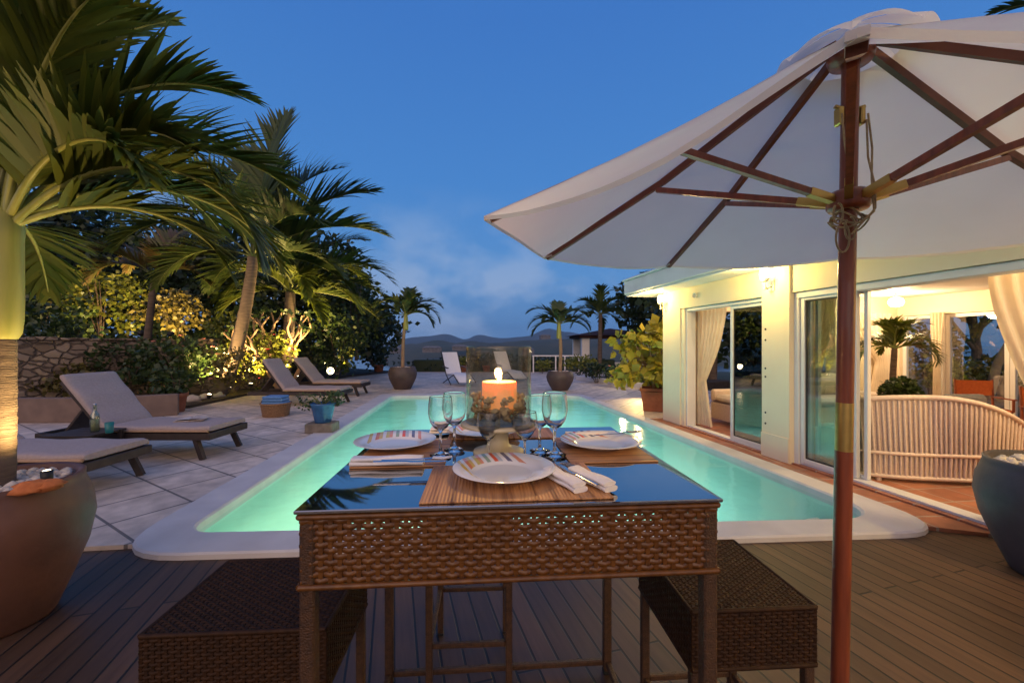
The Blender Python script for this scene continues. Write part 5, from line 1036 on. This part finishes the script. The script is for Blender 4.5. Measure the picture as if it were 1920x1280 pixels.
for i in range(17):
    a = rnd.uniform(0, 6.28); q = rnd.uniform(.18, .42); e = Vector((math.cos(a) * q - .08, math.sin(a) * q * .6, rnd.uniform(-.02, .24))); s_.tube([(0, 0, 0), e * .5 + Vector((0, 0, .09)), e], [.006, .005, .002], 5); leaves(f_, e * .8 + Vector((0, 0, .02)), (.13, .1, .06), 14, .05, i + 90, 1, -1)
s_.build('stem', M['stem'], pl2); f_.build('foliage', M['leaf'], pl2)
def clay(px, py, s, label, plabel, m='leaf', red=None):
    c = gp(px, py, T); p = thing('clay_pot', label, 'pot', (c.x, c.y, T), 0, 'terracotta flower pots'); MB().lathe([(r_ * s, z * s) for r_, z in [(0, 0), (.15, 0), (.16, .01), (.195, .27), (.215, .275), (.22, .33), (.205, .335), (.19, .28), (0, .28)]], 32).build('pot', M['terra'], p); MB().lathe([(.19 * s, .285 * s), (0, .30 * s)], 14).build('soil', M['soil'], p)
    shrub(plabel, (c.x, c.y, T + .285 * s + .24 * s), (.33 * s, .33 * s, .26 * s), 330, .09 * s, m, int(px), None, 'potted_plant', 'plant', T + .285 * s, 5, red)
clay(325, 772, 1.12, 'terracotta pot beside the short brown kerb wall', 'leafy plant spilling over the terracotta pot by the kerb wall')
clay(710, 699, 1.15, 'terracotta pot in the far corner by the hedge', 'dark plant in the terracotta pot in the far corner', 'leafdark', ('red', 4))
clay(868, 697, .95, 'terracotta pot behind the left white chair', 'low plant in the pot behind the left white chair', 'leafy')
clay(912, 697, .95, 'terracotta pot seen through the candle glass', 'low plant in the pot seen through the candle glass', 'leafwarm')
for i, (px, py, s, lab) in enumerate(((362, 757, .16, 'leftmost pale boulder at the bed edge right of the terracotta pot'), (383, 752, .14, 'rounded tan boulder in the middle of the bed edge'), (410, 748, .13, 'rightmost low boulder at the foot of the leaning palm'))):
    c = gp(px, py, T); b = MB(); b.blob((0, 0, s * .55), (s, s * .8, s * .7), i + 3, .5, 14, 10); tag(b.build('boulder', M['stone'], None, (c.x, c.y, T)), lab, 'boulder', 'boulders at the bed edge')

# ================================================================ GARDEN LAMPS
def spot_light(px, py, d, power, label, aim, big=.05, z=None, col=(1, .66, .25), pt=True, ang=110):
    z = zz(py, d) if z is None else z; c = dp(px, d, z); t = thing('garden_spot', label, 'garden light', (c.x, c.y, z - .10), 0, 'small garden spotlights'); a = (Vector(aim) - c).normalized(); rot = a.to_track_quat('Z', 'Y').to_matrix()
    b = MB(); b.tube([(0, 0, -.06), (0, 0, .07)], .010, 8); b.build('spike', M['black'], t)
    b = MB(); pr_ = [(0, -.06), (big * .7, -.055), (big, .0), (big * 1.05, .035), (big * .92, .035), (big * .9, .022)]; n = 18; vs = [rot @ Vector((r_ * math.cos(2 * PI * j / n), r_ * math.sin(2 * PI * j / n), z_)) + Vector((0, 0, .10)) for r_, z_ in pr_ for j in range(n)]
    b.add(vs, [(i * n + j, i * n + (j + 1) % n, (i + 1) * n + (j + 1) % n, (i + 1) * n + j) for i in range(len(pr_) - 1) for j in range(n)], True); h_ = b.build('housing', M['black'], t)
    b = MB(); lp = [(big * .89 * math.cos(q), .026 + big * .62 * math.sin(q)) for q in (0, .35, .7, 1.05, 1.4)]; b.add([rot @ Vector((r_ * math.cos(2 * PI * j / n), r_ * math.sin(2 * PI * j / n), z_)) + Vector((0, 0, .10)) for r_, z_ in lp for j in range(n)], [(i * n + j, i * n + (j + 1) % n, (i + 1) * n + (j + 1) % n, (i + 1) * n + j) for i in range(4) for j in range(n)] + [tuple(4 * n + j for j in range(n))], True); b.build('lens', M['spotface'], h_)
    o = lamp('lamp_light', Vector((0, 0, .10)) + a * (.04 + big), power, col, .04, ang, None, t, .8); o.rotation_euler = a.to_track_quat('-Z', 'Y').to_euler(); return t
V = Vector
spot_light(88, 890, 2.0, 60, 'small unseen spot added in the white gravel of the brown planter to light the palm', dp(60, 2.15, 2.6), .022, PLH + .02, ang=140)  # unseen spot, added to light the near palm crown from below
def up_at(px, d, z, dx=0, dy=0): c = dp(px, d, z); return c + V((dx, dy, 0))
spot_light(265, 625, 11.6, 750, 'left garden spot shining on the bank above the stone wall', up_at(215, 13.6, 3.2), .085, ang=140)
spot_light(320, 627, 11.9, 600, 'right garden spot shining on the bank above the stone wall', up_at(330, 13.8, 2.9), .085)
spot_light(428, 728, 10.6, 380, 'garden spot at the foot of the leaning palm', up_at(470, 11.2, 1.6), .06)
spot_light(470, 722, 10.7, 420, 'garden spot under the brilliantly lit bush', up_at(482, 11.3, 1.9), .06)
spot_light(560, 708, 11.0, 260, 'garden spot lighting the bare branched tree', up_at(545, 11.6, 3.2), .05)
spot_light(300, 705, 10.6, 1200, 'garden spot lighting the slender palm from below', up_at(300, 11.2, 4.0), .05)
spot_light(620, 695, 13.4, 55, 'larger of the two round bright garden lamps beside the farthest lounger', cw(-4.5, 5, 1.2), .125)
spot_light(640, 692, 14.0, 120, 'smaller round garden lamp at the bed edge beside the larger one', up_at(652, 14.5, 2.0), .06)
spot_light(585, 712, 11.5, 1100, 'garden spot behind the far loungers aimed up at the wide drooping fronds', up_at(605, 11.9, 3.4), .05, ang=120)
spot_light(392, 742, 9.6, 1300, 'assumed garden spot by the boulders aimed up into the leaning palm crown', up_at(455, 10.2, 4.2), .05, ang=100)  # added spot, assumed as the source under the lit palm crown
spot_light(1196, 700, 11.0, 240, 'assumed garden spot in the flower bed aimed at the potted bush by the house corner', up_at(1222, 8.2, 1.2), .04)  # hidden spot, assumed as the source lighting the potted bush
spot_light(1168, 690, 12.6, 30, 'garden spot among the flowers behind the white kerb', up_at(1185, 13.2, .9), .04)
gl = thing('globe_lamp', 'white globe lamp glowing in the right flower bed', 'garden light', dp(1172, 13.0, T + .1)); b = MB(); zc = zz(662, 13.0) - T - .1; b.tube([(0, 0, 0), (0, 0, zc - .07)], .018, 8); b.build('post', M['black'], gl); b = MB(); b.blob((0, 0, zc), .085, 0, 0, 16, 12); b.build('globe', M['bulb'], gl); lamp('lamp_light', (-.12, -.12, zc), 25, (1, .8, .5), .06, parent=gl)

# ================================================================ BEYOND THE TERRACE
pg = thing('garden_pavilion', 'white columned garden pavilion with a dark red roof beyond the railing', 'pavilion', dp(1097, 21.5, -.3), -TH)
for (x, y) in ((0, 0), (3.3, 0), (0, 3.0), (3.3, 3.0)): b = MB(); b.box(x - .20, x + .20, y - .20, y + .20, 0, 1.98, .01); b.build('column', M['white'], pg)
b = MB(); b.box(-.35, 3.65, -.35, 3.35, 1.983, 2.12, .01); b.build('beam', M['rooftile'], pg)
b = MB(); b.add([(-.6, -.6, 2.125), (3.9, -.6, 2.125), (3.9, 3.6, 2.125), (-.6, 3.6, 2.125), (1.65, 1.5, 2.55)], [(0, 1, 2, 3), (0, 1, 4), (1, 2, 4), (2, 3, 4), (3, 0, 4)]); b.build('roof', M['rooftile'], pg)
b = MB(); b.box(.22, 3.08, -.10, .10, 0, .72, .01); b.build('parapet', M['white'], pg)
rl = thing('white_railing', 'white painted metal railing at the terrace edge behind the dark planter', 'railing', dp(1000, 19.3, T - .1), -TH)
for x in (0, 1.05, 1.48, 2.15): b = MB(); b.box(x - .03, x + .03, -.03, .03, 0, .86, .004); b.build('post', M['white'], rl)
b = MB(); b.box(-.05, 2.2, -.035, .035, .863, .92, .006); b.build('top_rail', M['white'], rl)
for z in (.30, .58): b = MB(); b.box(-.03, 2.15, -.006, .006, z, z + .012); b.build('wire', M['steel'], rl)
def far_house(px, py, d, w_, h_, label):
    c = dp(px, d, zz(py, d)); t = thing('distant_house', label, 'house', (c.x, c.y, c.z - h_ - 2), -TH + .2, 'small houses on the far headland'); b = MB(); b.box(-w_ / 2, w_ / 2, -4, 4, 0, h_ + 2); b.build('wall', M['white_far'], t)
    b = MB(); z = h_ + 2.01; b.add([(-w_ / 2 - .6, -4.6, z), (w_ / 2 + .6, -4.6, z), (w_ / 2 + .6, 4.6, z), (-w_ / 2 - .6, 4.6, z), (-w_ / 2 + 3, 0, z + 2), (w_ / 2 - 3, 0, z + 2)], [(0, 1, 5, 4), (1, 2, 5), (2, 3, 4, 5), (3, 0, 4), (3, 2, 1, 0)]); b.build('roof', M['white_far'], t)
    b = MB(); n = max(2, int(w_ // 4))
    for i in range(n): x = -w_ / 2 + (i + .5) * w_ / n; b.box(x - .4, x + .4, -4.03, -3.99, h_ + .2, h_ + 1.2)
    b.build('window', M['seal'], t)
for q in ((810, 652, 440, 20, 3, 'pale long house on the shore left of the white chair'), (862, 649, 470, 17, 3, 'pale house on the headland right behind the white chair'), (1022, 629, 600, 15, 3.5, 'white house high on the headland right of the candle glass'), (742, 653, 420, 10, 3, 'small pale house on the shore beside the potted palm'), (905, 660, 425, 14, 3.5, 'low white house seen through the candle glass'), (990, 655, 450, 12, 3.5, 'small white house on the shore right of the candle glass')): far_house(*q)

# ================================================================ INSIDE THE PAVILION
def curtain(p0, p1, z0, z1, label, folds=7, pinch=None, amp=.035, pull=0):
    """hanging cloth from p0 to p1 (house coordinates); pinch=(height, width fraction, end) gathers it towards one end"""
    b = MB(); p0, p1 = V((*p0, 0)), V((*p1, 0)); d = p1 - p0; nrm = V((-d.y, d.x, 0)).normalized()
    def fn(u, v):
        z = z1 + (z0 - z1) * v; w_ = 1.0; o = 0
        if pinch:
            hv = (z1 - pinch[0]) / (z1 - z0); g = (v / hv) ** 1.5 if v < hv else 1 - .35 * ((v - hv) / (1 - hv)); w_ = 1 + (pinch[1] - 1) * g; o = (1 - w_) * pinch[2]
        return p0 + d * (o + u * w_) + nrm * (amp * math.sin(u * folds * 2 * PI + .6 * math.sin(v * 3)) * (.6 + .4 * w_) + .02 * noise.noise(V((u * 5, v * 4, folds)))) + V((0, 0, z))
    b.grid(fn, folds * 8, 26, True); t = b.build('curtain', M['curtain'], house and None, (HO.x, HO.y, 0), HRZ); return tag(t, label, 'curtain', 'cream curtains of the pavilion')
curtain((.27, -.27), (.27, -.66), ZF + .03, HD - .03, 'straight hanging white curtain at the left edge of the left doorway', 6)
curtain((.31, -.46), (.31, -1.24), ZF + .03, HD - .03, 'cream curtain swept to one side in the left doorway of the house', 8, (.78, .36, .0))
curtain((.42, -2.86), (.42, -2.42), ZF + .03, HD - .03, 'narrow cream curtain behind the closed glass leaf next to the parasol pole', 5, (1.0, .55, 1.0))
curtain((.46, -5.05), (.46, -4.10), ZF + .03, HD - .03, 'large cream curtain sweeping across the right end of the wide doorway', 9, (.95, .72, .0))
curtain((4.5, -.30), (3.55, -.30), ZF + .03, HD, 'cream curtain hanging in the far corner of the room behind the indoor palm', 8, (1.05, .3, .12))
curtain((4.62, -1.05), (4.62, -.84), ZF + .03, HD - .03, 'slim cream curtain tied beside the window mullion', 4, (1.05, .5, .5))
def settee(loc, rz, label):
    t = thing('wicker_settee', label, 'settee', loc, rz); W2 = .72
    def topz(x):
        u = x / W2 + .2; q = u / 1.2 if u > 0 else u * .56; return .82 - .25 * min(1, abs(q)) ** 2.2
    b = MB(); rim = []
    for i in range(33):
        x = -W2 + 2 * W2 * i / 32; y = .10 * (abs(x) / W2) ** 3; rim.append((x * (1 + .10 * 0), y, topz(x)))
    n = 34
    for i in range(n + 1):                  # upright wicker ribs of the back
        x = -W2 + 2 * W2 * i / n; y = .10 * (abs(x) / W2) ** 3; b.tube([(x * .94, y - .0, .05), (x * .96, y - .01, .30), (x, y, topz(x))], .010 if i % 3 else .013, 6)
    b.grid(lambda u, v: (( -W2 + 2 * W2 * u) * (.945 + .055 * v), .10 * abs(2 * u - 1) ** 3 + .003, .06 + (topz(-W2 + 2 * W2 * u) - .06) * v), 40, 8, True)
    sh_ = MB(); sh_.v, sh_.f, sh_.sm = b.v[-369:], [tuple(i - (len(b.v) - 369) for i in f) for f in b.f[-320:]], b.sm[-320:]; b.v, b.f, b.sm = b.v[:-369], b.f[:-320], b.sm[:-320]
    bk = sh_.build('back', M['wickersheet'], t); b.build('ribs', M['whitewick'], bk); r_ = MB(); r_.tube(rim, .026, 8); r_.tube([(p[0] * .955, p[1] - .012, .275) for p in rim], .018, 8); r_.tube([(p[0] * .942, p[1], .05) for p in rim], .020, 8); r_.build('rolled_edge', M['whitewick'], t)
    for s in (-1, 1):
        b = MB(); b.grid(lambda u, v: (s * (W2 * (.945 + .05 * v) + .05 * math.sin(PI * u)), .10 + .62 * u, .06 + (.40 + .05 * math.cos(u * 3)) * v), 12, 6, True); b.tube([(s * W2, .10, .46), (s * (W2 + .05), .4, .46), (s * W2, .72, .40)], .03, 8); b.build('arm', M['whitewick'], t)
    b = MB(); b.box(-W2 * .93, W2 * .93, .12, .70, .20, .36, .03); b.build('seat_cushion', M['seatpad'], t)
    for x in (-.52, .52):
        for y in (.06, .66): b = MB(); b.tube([(x, y, 0), (x, y, .20)], .024, 8); b.build('leg', M['whitewick'], t)
a, b_ = gp(1652, 903, ZF), gp(1850, 912, ZF); d_ = b_ - a; md_ = (a + b_) / 2
settee((md_.x + d_.normalized().x * .10, md_.y + d_.normalized().y * .10, ZF), math.atan2(d_.y, d_.x), 'white wicker settee seen from behind in the wide doorway')
def sofa(loc, rz, w_, label):
    t = thing('wicker_sofa', label, 'sofa', loc, rz); b = MB(); woven_box(b, -w_ / 2, w_ / 2, -.38, .38, .06, .34, .05, .03); b.build('base', M['whitewick'], t); b = MB(); b.box(-w_ / 2, w_ / 2, .28, .38, .343, .72, .03)
    for s in (-1, 1): b.box(s * w_ / 2 - .05, s * w_ / 2 + .05, -.38, .277, .343, .55, .03)
    b.build('frame', M['whitewick'], t); b = MB(); b.box(-w_ / 2 + .06, w_ / 2 - .06, -.37, .26, .345, .47, .045); b.build('seat_cushion', M['seatpad'], t); n = max(1, round(w_ / .7))
    for i in range(n): b = MB(); c = -w_ / 2 + (i + .5) * w_ / n; b.blob((c, .16, .64), (w_ / n * .44, .12, .19), i, .25, 16, 10, Matrix.Rotation(R(-12), 3, 'X')); b.build('back_cushion', M['seatpad'], t)
sofa(hw(1.12, -.70, ZF), HRZ + R(-90), .80, 'cream cushioned wicker armchair seen through the left doorway')
sofa(hw(2.3, -.85, ZF), HRZ, 1.5, 'cream cushioned sofa against the far end of the room')
ip = dp(1674, 6.3, ZF); pt = thing('indoor_pot', 'cream pot of the tall indoor palm', 'pot', ip); MB().lathe([(0, 0), (.16, 0), (.2, .3), (.22, .32), (.2, .33), (.18, .29), (0, .29)], 24).build('pot', M['stand'], pt)
palm_tree('indoor palm with arching fronds inside the bright room', [(ip.x, ip.y, ZF + .28), (ip.x, ip.y, ZF + .8), (ip.x + .03, ip.y, 1.30)], (.05, .035), around(15, (30, 55, 75, 85), .62, 110, 51), None, 'indoor_palm', 'palm', 'bark', None, ll=.42, lw=.030, sag=.6, nl=22, seed=51)
tp_ = dp(1690, 5.3, ZF); tt = thing('topiary_stand', 'dark round side table under the clipped ball plant', 'side table', tp_); b = MB(); b.lathe([(0, 0), (.2, 0), (.2, .02), (.03, .04), (.03, .47), (.24, .48), (.24, .505), (0, .505)], 28); b.build('table_body', M['loungewood'], tt)
tpp = thing('topiary_ball', 'clipped dark green ball plant above the settee back', 'plant', tp_ + V((0, 0, .506))); b = MB(); leaves(b, (0, 0, .19), (.185, .185, .185), 1500, .05, 71, 1, -1, shell=.85); b.build('foliage', M['leaf'], tpp); MB().lathe([(0, 0), (.07, 0), (.08, .05), (.0, .06)], 16).build('pot', M['stand'], tpp)
def director(loc, rz, m, label, w_=.52):
    t = thing('director_chair', label, 'chair', loc, rz, 'canvas director chairs in the room'); b = MB(); b.grid(lambda u, v: ((u - .5) * w_, .24 + .03 * math.sin(PI * u), .66 + .26 * v), 10, 4, True); b.grid(lambda u, v: ((u - .5) * w_, .252 + .03 * math.sin(PI * u), .66 + .26 * v), 10, 4, True); b.build('backrest', m, t); b = MB(); b.grid(lambda u, v: ((u - .5) * w_, (v - .5) * .42, .45 - .03 * math.sin(PI * u)), 8, 6, True); b.build('seat', m, t)
    for s in (-1, 1):
        b = MB(); x = s * w_ / 2; b.bar((x, .24, .45), (x, .26, .94), .025, .025); b.bar((x, -.22, .45), (x, .24, .45), .025, .03); b.bar((x, -.25, .64), (x, .26, .64), .05, .02); b.bar((x, -.21, .45), (x, -.21, .63), .025, .025); b.build('frame', M['pole'], t)
        for y in (-.2, .2): b = MB(); b.bar((x, y, .44), (-x, y, .0), .025, .03); b.build('leg', M['pole'], t)
    return t
p = dp(1845, 6.0, ZF); director(p, -TH - R(20), M['canvas'], 'orange canvas director chair behind the white settee', .50).scale = (.85, .85, .85)
p = dp(1990, 4.9, ZF); director(p, -TH - R(20), M['canvas'], 'orange canvas director chair cut off by the right edge').scale = (.85, .85, .85)
p = dp(1810, 5.3, ZF); t = thing('ottoman', 'grey square ottoman with a cushion in front of the orange chair', 'ottoman', p, -TH); b = MB(); b.box(-.25, .25, -.2, .2, 0.02, .44, .02); b.build('base', M['whitewick'], t); b = MB(); b.box(-.26, .26, -.05, .08, .443, .68, .04); b.build('cushion', M['greycush'], t)
# room lights
sl = thing('ceiling_lamp', 'bright round lamp glowing under the ceiling above the indoor palm', 'ceiling lamp', dp(1680, 7.0, 0)); b = MB(); b.tube([(0, 0, SO - .031), (0, 0, 2.16)], .012, 8); b.build('rod', M['white'], sl); b = MB(); b.lathe([(0, 2.00), (.08, 2.02), (.11, 2.08), (.09, 2.14), (.03, 2.17)], 20); b.build('shade', M['bulb'], sl); lamp('lamp_light', (0, 0, 1.93), 110, (1.0, .66, .34), .10, parent=sl)
c = hw(1.4, -4.6, 0); sl = thing('ceiling_lamp', 'assumed round ceiling lamp inside the room out of sight behind the wide doorway', 'ceiling lamp', c); b = MB(); b.lathe([(0, SO - .12), (.10, SO - .11), (.14, SO - .05), (.14, SO - .032)], 20); b.build('shade', M['bulb'], sl); lamp('lamp_light', (0, 0, SO - .20), 130, (1.0, .68, .36), .12, parent=sl)  # unseen lamp, assumed for the room's warm light
c = hw(1.6, -1.3, 0); sl = thing('ceiling_lamp', 'assumed round ceiling lamp above the armchair behind the left doorway', 'ceiling lamp', c); b = MB(); b.lathe([(0, SO - .12), (.10, SO - .11), (.14, SO - .05), (.14, SO - .032)], 20); b.build('shade', M['bulb'], sl); lamp('lamp_light', (0, 0, SO - .20), 60, (1.0, .68, .36), .12, parent=sl)  # lamp assumed to warm the room behind the left doorway
# garden outside the far windows of the room
for (px, py, d, rad, n, sz, m, sd_, lab) in ((1745, 660, 10.6, (.8, .6, .75), 900, .12, 'leaf', 81, 'green bush outside the far window of the room'), (1768, 700, 9.9, (.45, .4, .42), 500, .10, 'leafy', 82, 'brightly lit yellow bush outside the far window'), (1880, 700, 10.6, (1.3, .6, .5), 800, .12, 'leafdark', 83, 'dark hedge plants outside the right window of the room')):
    shrub(lab, dp(px, d, zz(py, d)), rad, n, sz, m, sd_, None, 'shrub', 'shrub', 0.0)
spot_light(1768, 722, 9.7, 40, 'garden spot under the yellow bush outside the far window', up_at(1768, 10.0, 1.3), .04, .25)
for i, (xa, xb, lab) in enumerate(((1870, 1915, 'pale leaning tree trunk outside the right window'), (1895, 1945, 'second pale leaning trunk cut by the right edge'))):
    d = 9.8; t = thing('leaning_tree', lab, 'tree', dp(xa - 20, d, 0)); o = dp(xa - 20, d, 0); b = MB(); b.tube([V((0, 0, -.1)), dp(xa, d, .9) - o, dp((xa + xb) / 2 + 8, d, 1.6) - o, dp(xb + 14, d, 2.7) - o], [.10, .085, .075, .06], 10); b.build('trunk', M['palebark'], t); f_ = MB(); leaves(f_, dp(xb + 30, d, 3.5) - o, (1.2, 1.0, .8), 500, .2, 95 + i, 1, -.2); f_.build('crown', M['leafdark'], t)
field('garden_lawn', [hw(XB + .4, 4).xy, hw(XB + .4, -10).xy, hw(XB + 30, -10).xy, hw(XB + 30, 4).xy], 0.0, M['ground'], -.6)
# ================================================================ HAZE: one closed box of even thin air round camera and scene, under the sky
hb_ = MB(); hb_.box(-3600, 3600, -90, 4300, -60, 180)
hm, t_, n_, l_ = newmat('evening haze'); pv_ = n_('ShaderNodeVolumePrincipled'); pv_.inputs['Color'].default_value = (0.50, 0.74, 1.0, 1); pv_.inputs['Density'].default_value = 0.00016; pv_.inputs['Anisotropy'].default_value = 0.2
ho_ = n_('ShaderNodeOutputMaterial'); l_(pv_.outputs[0], ho_.inputs['Volume'])
hz_ = hb_.build('haze', hm); tag(hz_, kind='stuff')
cy.volume_bounces = 0
